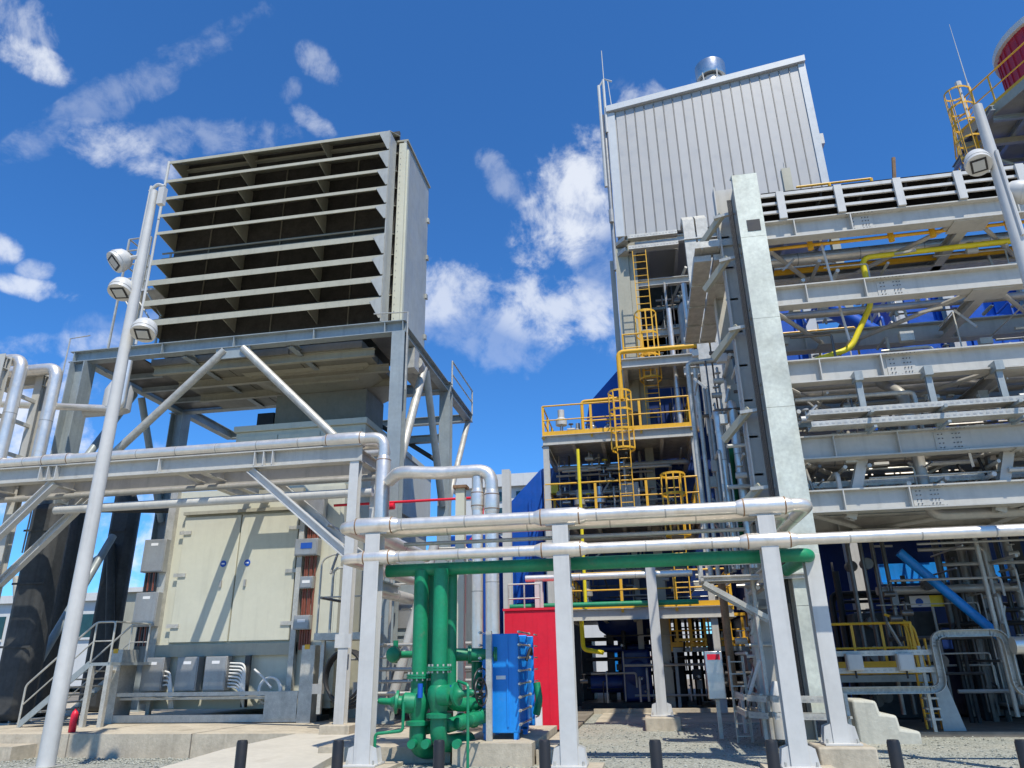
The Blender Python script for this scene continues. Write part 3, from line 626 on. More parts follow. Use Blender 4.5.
MB().box(LX-.22,LX+.22,LY-.22,LY+.22,0,.03).build('base_plate','galvanised',t)
for px,py,aim in ((118,261,(-.35,-.45,-.55)),(121,290,(.05,-.35,-.9)),(144,331,(.12,-.35,-.9))):
    p = at(px,py,LY-.1); lamp_head(t, p, aim, (LX+.03,LY,p.z+.12))
RX, RYY = 6.14, 11.0
t = thing('lamp_post', 'white lamp post with floodlights in front of the upper right pipe rack', 'lamp post', (RX, RYY, 0))
MB().lathe((RX,RYY,-.05),(0,0,1),[(0,.15),(5,.13),(10.25,.075),(10.27,.04)],20).build('pole','white_paint',t)
MB().box(RX-.22,RX+.22,RYY-.22,RYY+.22,0,.03).build('base_plate','galvanised',t)
MB().cyl((RX+.02,RYY-.12,7.6),(RX+.02,RYY-.10,9.2),.03,8).build('conduit','white_paint',t)
for px,py,aim in ((978,163,(-.22,-.50,-.85)),(1024,192,(.9,-.3,-.35))):
    p = at(px,py,RYY-.05 if py>150 else RYY+.35); lamp_head(t, p, aim, (RX,RYY,p.z+.05), .19)
# ------------------------------------------------------------------ far background on the left
t = thing('lattice_tower', 'white lattice mast far off at the left edge', 'mast', (-44.4,48,0))
for dx,dy in ((-.7,-.7),(.7,-.7),(-.7,.7),(.7,.7)): MB().bar((-44.4+dx,48+dy,0),(-44.4+dx*.6,48+dy*.6,11), .12).build('leg','far_white',t)
for i in range(9):
    z = 1+i*1.1; k = .7-.28*z/11
    for s in (-1,1):
        MB().bar((-44.4-k,48+s*k,z),(-44.4+k,48+s*k,z+1.1), .07).build('lacing','far_white',t); MB().bar((-44.4+k,48+s*k,z),(-44.4-k,48+s*k,z+1.1), .07).build('lacing','far_white',t)
t = thing('office_building', 'low white building with dark window band far off behind the left frame', 'building', (-60,75,0))
MB().box(-75,-34,70,85,0,8.2).build('wall','far_white',t)
MB().box(-76,-33.5,69.5,85.5,8.21,9.0).build('roof','far_white',t)
for i in range(10): 
    w_ = MB().box(-74+i*4,-71+i*4,69.9,69.98,4.6,6.9).build('window','window_dark',t); MB().box(-74.1+i*4,-70.9+i*4,69.8,69.89,4.4,4.6).build('sill','far_white',w_)
t = thing('storage_shed', 'plain cream shed with flat roof far behind the grey stair', 'building', (-24,44,0))
MB().box(-34,-19,44,52,0,6.2).build('wall','hood_paint',t); MB().box(-34.3,-18.7,43.7,52.3,6.21,6.5).build('roof','far_white',t)

# joints and small marks of the concrete
for x in [-33+3.2*k for k in range(8)]: struct('slab_joint', MB().add([(x,16.952,.154),(x+.03,16.952,.154),(x+.03,33,.154),(x,33,.154),(x,16.942,-.5),(x+.03,16.942,-.5),(x,16.942,.154),(x+.03,16.942,.154)],[(0,1,2,3),(4,5,7,6)]), 'shade_concrete')
rg = random.Random(3); st = MB()
for i in range(1800):
    x, y = rg.uniform(-17,-8.1), rg.uniform(14.5,16.9); r = rg.uniform(.015,.04); a = rg.uniform(0,3.1); pts = [(x+r*math.cos(a+k*1.57), y+r*math.sin(a+k*1.57), -.355+r*.3) for k in range(4)]
    st.add(pts+[(x,y,-.355+r),(x,y,-.37)],[(0,1,4),(1,2,4),(2,3,4),(3,0,4),(1,0,5),(2,1,5),(3,2,5),(0,3,5)])
for i in range(9000):
    y = 10.0+15*rg.random()**1.6; x = rg.uniform(-14,11)*(.5+y/25)
    if y > 13.0 and x < -1.7: continue
    if -8.3 < x < -5.2: continue
    r = rg.uniform(.012,.032); a = rg.uniform(0,3.1); pts = []
    for k in range(4): pts.append((x+r*math.cos(a+k*1.57)*rg.uniform(.7,1.3), y+r*math.sin(a+k*1.57)*rg.uniform(.7,1.3), r*rg.uniform(.2,.5)))
    st.add(pts+[(x,y,r*rg.uniform(.8,1.3)),(x,y,-.01)],[(0,1,4),(1,2,4),(2,3,4),(3,0,4),(1,0,5),(2,1,5),(3,2,5),(0,3,5)])
me = st.mesh('loose_stones','gravel',False); o = bpy.data.objects.new('loose_stones', me); COL.objects.link(o)
tag(o, 'loose grey green stones strewn over the gravel bed', 'stones', kind='stuff')
# ================================================================== centre: the pipe bridge
BY = 12.5
def support_post(label, x, y, z0, z1, w=.27, rearm=0.0, foot=False, group=None):
    t = thing('support_post', label, 'support post', (x,y,z0), group)
    MB().ibeam((x,y,z0),(x,y,z1), w, w, .025, .018, (0,1,0)).build('shaft', 'white_paint', t, .004)
    MB().box(x-.27,x+.27,y-.25,y+.25,z0,z0+.03).build('base_plate', 'white_paint', t, .004)
    for sx in (-1,1):
        for dy in (-.1,.1):
            q = MB(); a = [(x+sx*(w/2+.002),z0+.031),(x+sx*(w/2+.14),z0+.031),(x+sx*(w/2+.10),z0+.26),(x+sx*(w/2+.002),z0+.30)]
            q.add([(u,y+dy-.01,v) for u,v in a]+[(u,y+dy+.01,v) for u,v in a],[(0,1,2,3),(7,6,5,4)]+[(i,(i+1)%4,4+(i+1)%4,4+i) for i in range(4)])
            q.build('gusset','white_paint',t)
    q = MB()
    for sx in (-.22,.22):
        for sy in (-.18,0,.18): q.cyl((x+sx,y+sy,z0+.03),(x+sx,y+sy,z0+.09),.018,6)
    o = q.build('anchor_bolts','galvanised',t); o['kind']='stuff'
    if rearm:
        for z in (z1-.28, z1-.85):
            MB().ibeam((x,y+w/2+.01,z),(x,y+rearm,z), .14,.18).build('arm','beam_paint',t)
    if foot: MB().box(x-.42,x+.42,y-.42,y+.42,-.05,z0-.002).build('footing','concrete',t,.03)
    return t
g = 'white posts carrying the pipe bridge'
for x,l in ((-4.72,'white pipe bridge post nearest the lamp post, beside the green valves'),(-1.36,'white pipe bridge post in front of the red wall'),(2.03,'white pipe bridge post in front of the galvanised cover')):
    support_post(l, x, BY+.05, .06, 3.76, rearm=1.35, group=g)
    struct('footing', MB().box(x-.5,x+.5,BY-.45,BY+.55,-.1,.058), 'concrete')
support_post('white post on concrete pedestal beside the cast concrete steps', 2.80, 13.25, .30, 3.2, .25, foot=True)
support_post('slim white post on pedestal standing back under the yellow platforms', .16, 19.5, .30, 3.9, .25, foot=True)
slv = lambda x,z,r: ((x-.45,BY,z),(x+.45,BY,z),r)
pipe('bridge_pipe','upper silver pipe along the front pipe bridge turning back at both ends','pipe',
     [(-5.35,16.6,3.92),(-5.35,BY,3.92),(2.74,BY,3.92),(2.74,17.0,3.92)],.107,bend=.25,seams=1.05,
     sleeves=[slv(-4.72,3.92,.148),slv(-1.36,3.92,.148),slv(2.03,3.92,.148)])
pipe('bridge_pipe','dull silver pipe hidden behind the upper bridge pipe','pipe',[(-4.9,16.4,3.86),(-4.9,12.85,3.86),(2.4,12.85,3.86),(2.4,17,3.86)],.115,bend=.25,seams=1.3)
pipe('bridge_pipe','lower silver pipe of the bridge running on past the right edge','pipe',
     [(-5.3,16.6,3.36),(-5.3,BY+.02,3.36),(14.0,BY+.02,3.36)],.092,bend=.22,seams=1.05,
     sleeves=[((-5.0,BY+.02,3.36),(-4.3,BY+.02,3.36),.13),slv(-1.36,3.36,.13),slv(2.03,3.36,.13),slv(7.3,3.36,.125)])
pipe('thin_pipe','thin dark pipe between the two silver bridge pipes','pipe',[(-4.3,12.95,3.63),(1.75,12.95,3.63)],.035,'dull_pipe',seams=0)
pipe('cooling_header','green header pipe slung under the silver bridge pipes','pipe',[(-4.62,12.98,3.17),(2.75,12.98,3.17),(2.75,15.8,3.17)],.112,'green_paint',bend=.25,seams=0)
for x in (-4.72,-1.36,2.03): 
    solo('pipe_shoe', MB().box(x-.25,x+.25,BY-.06,BY+.06,3.765,3.806), 'galvanised', {-4.72:'small galvanised pipe shoe on the bridge post by the green valves',-1.36:'small galvanised pipe shoe on the bridge post by the red wall',2.03:'small galvanised pipe shoe on the bridge post by the galvanised cover'}[x], 'pipe shoe')

# green risers with their valves
def flange(q, p, ax, r, th=.04, n=22):
    p = V(p); ax = V(ax).normalized(); q.cyl(p-ax*th, p-ax*.003, r, n); q.cyl(p+ax*.003, p+ax*th, r, n)
def handwheel(parent, c, ax, r, mat='black_paint'):
    c = V(c); ax = V(ax).normalized(); q = MB().ring(c, ax, r, .014, 24, 6); a,u = frame(ax)
    for k in range(3):
        w = math.pi*2*k/3+.3; q.bar(c, c+(a*math.cos(w)+u*math.sin(w))*r, .02,.012, ax)
    q.cyl(c-ax*.03,c+ax*.03,.03,8); return q.build('handwheel', mat, parent)
def riser(label, x, y, zf, side, wheel_r):
    t = thing('riser', label, 'pipe', (x,y,.3))
    MB().tube([(x,y,3.15),(x,y,zf)], .132, 24).build('riser_pipe','green_paint',t)
    q = MB(); flange(q,(x,y,zf),(0,0,1),.215,.035); q.build('flange','green_paint',t)
    for k in range(12):
        w = 2*math.pi*k/12+.1; MB().cyl((x+.185*math.cos(w),y+.185*math.sin(w),zf-.07),(x+.185*math.cos(w),y+.185*math.sin(w),zf+.07),.016,6).build('bolt','galvanised',t)
    MB().tube([(x,y,zf-.03),(x,y,zf-.26)], .14, 20).build('spool','green_paint',t)
    zb = zf-.26
    MB().lathe((x,y,zb),(0,0,-1),[(0,.15),(.06,.19),(.18,.20),(.30,.16),(.42,.135),(.44,.21),(.50,.21)],24).build('valve_body','green_paint',t)
    b = MB(); cz = zb-.16
    b.lathe((x+side*.05,y-.06,cz),(side,-.25,.08),[(0,.17),(.18,.16),(.22,.10),(.27,.10),(.275,.185),(.32,.185),(.325,.15),(.36,.09),(.42,.055),(.58,.05),(.62,.03)],22); b.build('bonnet','green_paint',t)
    e = V((x+side*.05,y-.06,cz))+V((side,-.25,.08)).normalized()*.60
    d = V((side,-.25,.08)).normalized()
    MB().cyl(e,e+d*.22,.018,8).build('stem','stainless',t); handwheel(t, e+d*.15, d, wheel_r)
    z2 = zb-.52
    q = MB(); flange(q,(x,y,zb-.47),(0,0,1),.205,.03); q.build('flange','green_paint',t)
    MB().tube([(x,y,z2+.02),(x,y,z2-.30),(x+.05,y+.30,z2-.40),(x+.3,y+.9,z2-.40)], .14, 20, .25).build('lower_elbow','green_paint',t)
    return t
riser('green riser pipe on the left with flanged valve and black handwheel towards the lamp post', -3.95, 12.95, 1.38, -1, .19)
riser('green riser pipe on the right with its valve handwheel towards the blue heat exchanger', -3.55, 12.80, 1.50, 1, .21)
for x,y,l in ((-3.90,13.32,'shaded green pipe rising just behind the left riser'),(-3.50,13.30,'shaded green pipe rising just behind the right riser')):
    pipe('riser', l, 'pipe', [(x,y,3.1),(x,y,.9),(x+.5,y+.5,.9)], .115, 'green_paint', bend=.25, seams=0)
t = thing('manifold','green manifold of capped pipe lengths lying in front of the heat exchanger','manifold',(-3.2,13.4,.5))
for k,(x,y,z) in enumerate(((-3.5,13.2,.62),(-3.3,13.25,.66),(-3.12,13.35,.70),(-2.98,13.6,.74))):
    MB().lathe((x,y-.22,z-.03),(.35,1,.08),[(0,.03),(.03,.09),(.10,.115),(.5,.115),(.505,.145),(.54,.145)],18).build('capped_pipe','green_paint',t)
MB().tube([(-3.9,13.1,.55),(-2.6,13.9,.75)], .10, 14).build('run_pipe','green_paint',t)
MB().tube([(-3.45,13.5,1.72),(-2.55,13.7,1.72)], .11, 16).build('run_pipe','green_paint',t)
for p_ in ((-3.2,13.56,1.72),(-2.75,13.65,1.72)): MB().lathe(p_,(1,.2,0),[(-.03,.16),(-.003,.16),(-.002,.13),(.002,.13),(.003,.16),(.03,.16)],22).build('flange','green_paint',t)
for x in (-3.15,-2.9): MB().tube([(x,13.9,1.6),(x,13.9,.75)], .10, 14).build('drop_pipe','green_paint',t)
handwheel(t, (-2.93,13.3,1.25), (1,-.4,0), .24)
for x in (-3.95,-3.72,-3.2): 
    MB().cyl((x,12.6,.36),(x,12.75,.36),.07,14).build('drain_cap','green_paint',t)
MB().tube([(-4.55,12.55,.02),(-4.55,12.55,.52),(-4.1,12.6,.56),(-4.1,12.6,1.0)], .026, 8, .06).build('drain_pipe','green_paint',t)
MB().tube([(-2.98,12.5,.0),(-2.98,12.5,1.25),(-3.2,12.7,1.3)], .024, 8, .06).build('drain_pipe','green_paint',t)
for x,z in ((-3.85,1.05),(-3.30,1.02)): MB().cyl((x,12.7,z),(x,12.7,z+.22),.045,12).build('gauge_cock','navy_paint',t)
pipe('small_valve_line','small green valve line in the shade behind the risers','pipe',[(-4.9,14.2,1.75),(-4.0,14.2,1.75),(-4.0,14.2,1.2)],.06,'green_paint',seams=0)
t = thing('small_valve','small round green valve left of the risers','valve',(-4.72,14.1,1.85))
MB().lathe((-4.75,14.0,1.75),(0,-1,0),[(0,.05),(.02,.13),(.10,.15),(.16,.13),(.2,.05)],16).build('valve_body','green_paint',t); MB().cyl((-4.75,14.0,1.6),(-4.75,14.0,2.0),.05,10).build('neck','green_paint',t)

# plate heat exchanger on a plinth
struct('plinth', MB().slab([(-3.35,12.95),(-2.02,12.95),(-2.02,16.4),(-3.35,16.4)],-.2,.34),'concrete')
struct('plinth', MB().box(-1.99,-1.72,13.2,17.4,-.2,.22),'concrete')
struct('plinth', MB().box(-5.9,-3.5,13.4,16.2,-.2,.24),'concrete')
t = thing('heat_exchanger','blue plate heat exchanger with rows of tie bolts beside the red wall','heat exchanger',(-2.65,14.4,.34))
hx0,hx1,hz0,hz1 = -2.97,-2.32,.44,2.06
MB().box(hx0,hx1,13.55,13.66,hz0,hz1).build('frame_plate','blue_paint',t,.012)
MB().box(hx0+.05,hx1-.06,13.67,14.48,hz0+.10,hz1-.06).build('plate_pack','blue_paint',t)
q = MB()
for i in range(26): q.box(hx0+.03,hx1-.03,13.68+i*.031,13.69+i*.031,hz0+.08,hz1-.05)
o = q.build('plates','blue_paint',t); o['kind']='stuff'
MB().box(hx0,hx1,14.5,14.6,hz0-.02,hz1).build('pressure_plate','blue_paint',t,.012)
MB().box(hx0+.06,hx1-.04,14.62,15.3,hz0+.05,hz1-.02).build('plate_pack','blue_paint',t)
MB().box(hx0,hx1,15.32,15.42,hz0-.02,hz1).build('end_plate','blue_paint',t,.012)
for z in [hz0+.14+i*.215 for i in range(8)]:
    for x in (hx0-.03,hx1+.03):
        b = MB().cyl((x,13.40,z),(x,14.72,z),.016,8).build('tie_bolt','stainless',t)
        for y in (13.50,13.545,14.62,14.68): MB().cyl((x,y-.02,z),(x,y+.02,z),.026,6).build('nut','galvanised',b)
    b = MB().cyl((hx1+.05,15.2,z),(hx1+.05,15.52,z),.016,8).build('tie_bolt','stainless',t)
for y in (13.60,14.55):
    for x in (hx0+.02,hx1-.1): MB().box(x,x+.08,y-.05,y+.05,.34,.46).build('foot','blue_paint',t)
for x in (hx0+.16,hx0+.44): MB().box(x,x+.03,13.53,13.549,hz0+.1,hz1-.05).build('rib','blue_paint',t)
MB().box(hx0+.25,hx0+.42,13.541,13.549,1.30,1.36).build('name_plate','label_white',t)
MB().tube([(-2.28,14.2,1.6),(-2.2,14.3,1.85),(-2.22,14.45,1.7)], .03, 6, .1).build('hose','rubber',t)
MB().tube([(-2.2,14.9,1.2),(-2.15,14.85,.9),(-2.22,14.9,.65)], .07, 10, .1).build('drain_bend','green_paint',t)
q = MB(); q.chan((-2.80,13.32,.34),(-2.80,13.32,2.10),.10,.08,.01,(0,1,0)); solo('steel_upright', q, 'galvanised', 'slim grey steel upright just in front of the blue heat exchanger', 'upright')
t = thing('container_wall','bright red steel container behind the heat exchanger','container',(-2.8,18.4,.1))
MB().box(-3.46,-2.2,18.3,21.0,.1,2.74).build('body','red_paint',t,.01)
MB().box(-3.49,-2.17,18.27,21.03,2.745,2.80).build('roof_edge','red_paint',t)
for x in (-3.25,-2.95,-2.65,-2.4): MB().box(x-.006,x+.006,18.294,18.2985,.15,2.7).build('seam','red_paint',t)
MB().box(-2.66,-2.5,17.6,17.7,.1,.62).build('kick_post','label_white',t)
t = thing('roof_rail','low galvanised rail standing on the red container','rail',(-2.9,18.4,2.8))
for x in (-3.4,-3.0,-2.6): MB().cyl((x,18.6,2.8),(x,18.6,3.4),.02,6).build('rail_post','galvanised',t)
for z in (3.05,3.4): MB().tube([(-3.4,18.6,z),(-2.6,18.6,z)],.02,6).build('rail_bar','galvanised',t)

# silver uprights and the pipe that feeds them
SYY = 16.0
pipe('feed_pipe','fat silver pipe leaving the rack and turning down behind the heat exchanger','pipe',[(-6.0,SYY+.8,5.82),(-5.5,SYY,5.82),(-4.6,SYY,5.72),(-3.28,SYY,5.72),(-3.28,SYY,.7)],.15,bend=.35,seams=1.2,sleeves=[((-3.28,SYY,5.25),(-3.28,SYY,4.7),.175)])
pipe('drop_pipe','silver upright pipe just left of the fat feed pipe','pipe',[(-3.62,SYY+.02,5.58),(-3.62,SYY+.02,1.75)],.125,seams=1.2,sleeves=[((-3.62,SYY+.02,5.3),(-3.62,SYY+.02,4.8),.148)])
t = thing('cream_upright','slim cream column standing behind the green risers','column',(-4.25,17,.1))
MB().bar((-4.25,17,.1),(-4.25,17,5.55),.22,.18,(0,1,0)).build('shaft','cream_paint',t)
MB().box(-4.42,-4.08,16.85,17.15,5.552,5.62).build('cap_plate','rust_brown',t)
pipe('sprinkler_pipe','thin red fire pipe running high behind the cream column','pipe',[(-8.4,19,5.75),(-4.15,19,5.75),(-4.15,19,4.9),(-4.5,19,4.6)],.036,'red_paint',bend=.1,seams=0)
t = thing('red_valve','red fire valve box beside the left rack column','valve',(-6.7,18.9,5.6))
MB().cyl((-7.3,18.9,5.6),(-6.6,18.9,5.62),.09,14).build('body','red_paint',t); MB().cyl((-7.0,18.9,5.7),(-7.0,18.9,5.95),.08,12).build('neck','red_paint',t)
t = thing('cable_reel','coil of black hose hung on the rack column beside the enclosure','hose reel',(-7.5,17.8,1.4))
q = MB()
for k in range(4): q.ring((-7.25+.03*k,17.6+.05*k,1.35-.03*k),(.25,1,0),.55+.03*k,.035,28,6)
q.build('hose_coil','rubber',t); MB().bar((-7.3,17.9,.4),(-7.3,17.9,1.9),.10).build('hook','galvanised',t)
pipe('conduit_loop','bent grey conduit tube left of the first bridge post','pipe',[(-8.5,19.5,2.4),(-8.5,19.5,4.1),(-7.5,19.5,4.1)],.035,'galvanised',bend=.2,seams=0)
t = thing('service_landing','small galvanised landing with bent handrail at the right of the enclosure','platform',(-8.3,19.4,2.3))
MB().box(-8.8,-7.2,19.2,20.6,2.2,2.38).build('deck','galvanised',t)
MB().tube([(-8.75,19.25,2.38),(-8.75,19.25,4.3),(-8.4,19.25,4.45),(-7.3,19.25,4.45)],.028,8,.15).build('handrail','galvanised',t)
MB().tube([(-8.75,19.25,3.3),(-7.3,19.25,3.3)],.022,8).build('middle_rail','galvanised',t)
for x in (-8.6,-7.4): MB().bar((x,19.4,.4),(x,19.4,2.2),.10).build('leg','galvanised',t)
pipe('red_riser','red upright fire pipe just left of the silver uprights','pipe',[(-5.02,20.5,.2),(-5.02,20.5,5.0)],.06,'red_paint',seams=0)
pipe('raking_pipe','white raking pipe leaning behind the green risers','pipe',[(-6.55,19.0,.5),(-5.45,19.0,4.6)],.13,'white_paint',seams=0)
t = thing('grey_machine','grey boxy machine casing in the shade behind the green risers','machine housing',(-5.6,20.5,.4))
MB().box(-7.2,-5.35,20.4,24,.45,4.6).build('casing','frame_paint',t,.03)
for z in (1.2,2.3,3.4): MB().box(-7.1,-5.4,20.36,20.398,z,z+.08).build('rib','frame_paint',t)
for x in (-6.75,-5.85): MB().box(x-.35,x+.35,20.35,20.399,2.5,3.3).build('panel','box_steel',t)
for k in range(5): pipe('small_pipe',('lowest','second lowest','middle','second highest','highest')[k]+' of five thin dull pipes behind the green risers','pipe',[(-6.6,18.3,.9+.28*k),(-3.6,18.3,.9+.28*k)],.035+.006*(k%3),'dull_pipe',seams=0)

# ------------------------------------------------------------------ blue plant and platforms in the middle
t = thing('boiler_casing','deep blue boiler casing with sloped shoulder behind the yellow platforms','boiler',(1,30,0))
q = MB(); a = [(-4.75,0.4),(8.2,0.4),(8.2,9.2),(-3.0,9.2),(-4.75,7.5)]
q = MB(); MB().box(-3.70,8.2,28.01,38,3.6,8.75).build('casing','deep_blue_shaded',t,.03)  # casing behind the platforms takes the shaded blue, the shoulder the lit navy
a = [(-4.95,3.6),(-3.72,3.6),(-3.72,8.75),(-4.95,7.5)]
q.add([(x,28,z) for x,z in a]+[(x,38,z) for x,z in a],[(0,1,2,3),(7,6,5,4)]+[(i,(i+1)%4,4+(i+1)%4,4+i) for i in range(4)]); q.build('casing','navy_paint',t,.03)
for x in (-4.2,-3.4,-1.8,-.2,1.4,3.0,4.6): MB().box(x-.05,x+.05,27.9,27.995,3.65,7.5 if x<-3.9 else 8.7).build('stiffener','navy_paint' if x<-3 else 'deep_blue_shaded',t)
for z in (5.0,6.6,8.2): MB().box(-3.03,8.1,27.88,27.995,z,z+.10).build('stiffener','deep_blue_shaded',t)
q = MB(); a = [(-2.0,10.6),(.4,10.6),(2.6,12.0),(2.6,16.2),(2.3,16.2),(-1.75,11.9)]
q.add([(x,29.5,z) for x,z in a]+[(x,34,z) for x,z in a],[(0,1,2,3,4,5),(11,10,9,8,7,6)]+[(i,(i+1)%6,6+(i+1)%6,6+i) for i in range(6)]); q.build('flue_duct','navy_paint',t,.03)
MB().box(-.3,8.0,28.3,33,8.76,12.2).build('steam_drum_house','deep_blue_shaded',t)
MB().box(-3.4,-3.0,27.4,27.8,7.6,8.0).build('lamp_box','gas_yellow',t)
t = thing('boiler_casing','low blue casing wall between the pale columns left of the platforms','boiler',(-6,27,0))
MB().box(-7.2,-5.2,26.5,34,.4,6.0).build('casing','navy_paint',t,.03)
for x in (-6.9,-6.3,-5.7): MB().box(x-.04,x+.04,26.42,26.495,.5,5.9).build('stiffener','navy_paint',t)
MB().box(-5.1,-4.8,27.5,34,.4,5.3).build('casing','navy_paint',t)
for x,l in ((-4.80,'pale column with blue casing on both sides left of the platforms'),(-3.35,'pale column at the left corner of the yellow platforms')):
    w_ = .30 if x<-4 else .13; q = MB().ibeam((x,26.2,.1),(x,26.2,8.3 if x<-4 else 6.2),w_,w_,.03,.02,(0,1,0)); solo('steel_column', q, 'white_paint', l, 'column')
t = thing('cooling_house','far pale building with louvred vents and flat roof behind the blue casing','building',(-9,62,0))
MB().box(-16,4,62,72,0,15.9).build('wall','far_white',t); MB().box(-16.5,4.5,61.5,72.5,15.91,17.0).build('roof','far_white',t)
for x in (-12.2,-9.6,-7.0):
    for z in (14.7,13.3,11.9): MB().box(x-.9,x+.9,61.9,61.99,z,z+.8).build('vent','window_dark',t)

def platform(label, x0, x1, y0, y1, z, rails=True, fd=.34, toe=True):
    t = thing('platform', label, 'platform', (x0,y0,z))
    MB().chan((x0,y0,z-fd/2),(x1,y0,z-fd/2),.12,fd,.015).build('edge_beam','beam_paint',t)
    MB().chan((x0,y1,z-fd/2),(x0,y0+.07,z-fd/2),.12,fd,.015).build('edge_beam','beam_paint',t)
    MB().chan((x1,y0+.07,z-fd/2),(x1,y1,z-fd/2),.12,fd,.015).build('edge_beam','beam_paint',t)
    n = int((x1-x0)/.85)
    for i in range(1,n): MB().ibeam((x0+(x1-x0)*i/n,y0+.08,z-.16),(x0+(x1-x0)*i/n,y1,z-.16),.12,.22).build('joist','beam_paint',t)
    q = MB(); m = int((y1-y0)/.06)
    for i in range(m): q.box(x0+.08,x1-.08,y0+.08+i*.06,y0+.085+i*.06,z-.04,z)
    for i in range(int((x1-x0)/.3)): q.box(x0+.1+i*.3,x0+.106+i*.3,y0+.08,y1,z-.039,z-.002)
    o = q.build('grating','galvanised',t); o['kind']='stuff'
    MB().box(x0+.07,x1-.07,y0+.3,y1,z-.07,z-.042).build('shading_deck_plate','galvanised' if z>3.5 else 'frame_paint',t)  # solid plate added under the grating to shade what lies below
    if rails: rail(t, [(x0+.03,y1,z),(x0+.03,y0+.02,z),(x1-.03,y0+.02,z),(x1-.03,y1,z)], square=True, toe=toe, post=.045)
    return t
PY = 24.0
platform('upper yellow railed platform holding small valves below the white tower', -3.1, 1.98, PY, 27.9, 8.86)
platform('middle yellow railed platform seen just above the silver bridge pipe', -3.1, 2.0, PY, 27.9, 6.06)
platform('lowest yellow railed platform behind the green header pipe', -2.45, 2.6, PY, 27.8, 3.08)
for x,y,z1,l in ((-3.0,24.1,8.5,'grey steel leg at the front left of the yellow platforms'),(2.0,24.15,8.5,'grey steel leg at the front right of the yellow platforms'),(-.3,27.2,17.3,'tall shaded leg under the white tower behind the ladder')):
    q = MB().ibeam((x,y,.06),(x,y,z1),.2,.2,.02,.014,(0,1,0)); solo('steel_column', q, 'beam_paint', l, 'column')
ladder('lower caged yellow ladder reaching the upper valve platform', -.35, PY-.05, 6.1, 10.1, cage0=8.1, w=.42)
ladder('caged yellow ladder end with gate hoops at the middle platform', 1.15, PY-.05, 3.2, 7.15, cage0=5.2, w=.42)
ladder('tall caged yellow ladder climbing into the open base of the white tower', .78, 25.0, 9.0, 16.4, cage0=10.9, cage1=13.5)
t = thing('gate_frame','thick yellow gate frame standing on the upper platform left of the ladder','railing',(-1.4,24.8,8.86))
MB().tube([(-1.75,24.9,8.9),(-1.75,24.9,10.35),(-.1,24.9,10.38),(-.1,24.9,8.9)],.06,10,.12).build('frame','yellow_paint',t); MB().tube([(-1.75,24.9,9.6),(-.1,24.9,9.6)],.035,8).build('bar','yellow_paint',t)
solo('conduit_post', MB().cyl((-1.9,23.92,3.1),(-1.9,23.92,8.3),.055,8), 'gas_yellow', 'vertical yellow pipe crossing the middle platform rail', 'pipe')
pipe('yellow_gas_pipe','bent yellow gas pipe in the shade under the lowest platform','pipe',[(-2.1,24.3,3.0),(-2.1,24.6,1.9),(-1.5,24.9,1.8)],.07,'gas_yellow',bend=.15,seams=0)
# valves on the platforms
def valve_set(label, x, y, z, s=1.0, m='white_paint'):
    t = thing('control_valve', label, 'valve', (x,y,z))
    MB().cyl((x,y,z),(x,y,z+.45*s),.05*s,10).build('stem','stainless',t)
    MB().lathe((x,y,z+.45*s),(0,0,1),[(0,.06*s),(.03*s,.17*s),(.2*s,.17*s),(.26*s,.1*s),(.5*s,.1*s),(.52*s,.04*s)],16).build('actuator',m,t)
    MB().cyl((x-.3*s,y,z+.12*s),(x+.3*s,y,z+.12*s),.09*s,12).build('body','dull_pipe',t)
    for k in (-1,1): MB().cyl((x+.3*s*k-.02,y,z+.12*s),(x+.3*s*k+.02,y,z+.12*s),.15*s,14).build('flange','dull_pipe',t)
    return t
for i,(x,y,z,s,m,l) in enumerate(((-2.5,24.7,8.86,1.2,'white_paint','white control valve at the left end of the upper yellow platform'),(-1.95,25.2,8.86,.8,'dull_pipe','small dull valve in the middle of the valve row on the upper platform'),
     (-1.4,25.0,8.86,.8,'stainless','bright small valve near the ladder on the upper platform'),(-.9,25.4,8.86,.7,'dull_pipe','dull small valve beside the ladder hoops on the upper platform'),
     (-2.0,24.9,6.06,1.1,'dull_pipe','dull valve cluster at the left of the middle platform'),(-1.3,25.0,6.06,1.2,'stainless','bright valve cluster near the vertical yellow pipe on the middle platform'),
     (-1.9,25,3.08,1.0,'dull_pipe','shaded valve on the lowest yellow platform'))): valve_set(l,x,y,z,s,m)
for k,(x,y,z,l) in enumerate(((-.3,25.6,7.1,'pale small cabinet on the middle platform'),(.6,26.5,9.9,'dark blue instrument cabinet on the upper platform'))):
    t = thing('cabinet',l,'cabinet',(x,y,z-.6)); MB().box(x-.35,x+.35,y,y+.3,z-.6,z+.35).build('body','white_paint' if k==0 else 'deep_blue_shaded',t,.02); MB().box(x-.3,x+.3,y-.02,y-.002,z-.55,z+.3).build('door','white_paint' if k==0 else 'deep_blue_shaded',t); MB().box(x-.25,x-.2,y+.1,y+.2,z-.9,z-.6).build('leg','galvanised',t)
for k,(x0,x1,y,z,r) in enumerate(((-2.8,1.8,25.7,8.1,.09),(-2.6,1.8,26.2,5.6,.11),(-2.6,1.2,25.3,7.9,.06),(-2.9,.4,25.9,7.2,.07),(-2.4,1.5,26,4.4,.1))):
    pipe('process_pipe',('dull pipe slung under the upper yellow platform','dull pipe slung under the middle yellow platform','thin pipe near the front under the upper platform','dull pipe over the middle platform valves','dull pipe over the lowest platform')[k],'pipe',[(x0,y,z),(x1,y,z),(x1,y+1.5,z)],r,'dull_pipe',bend=.2,seams=0)
pipe('bare_pipe','silver pipe passing in front of the lowest yellow platform','pipe',[(-3.1,19.5,3.62),(1.2,19.5,3.62)],.085,'cladding',seams=1.2)
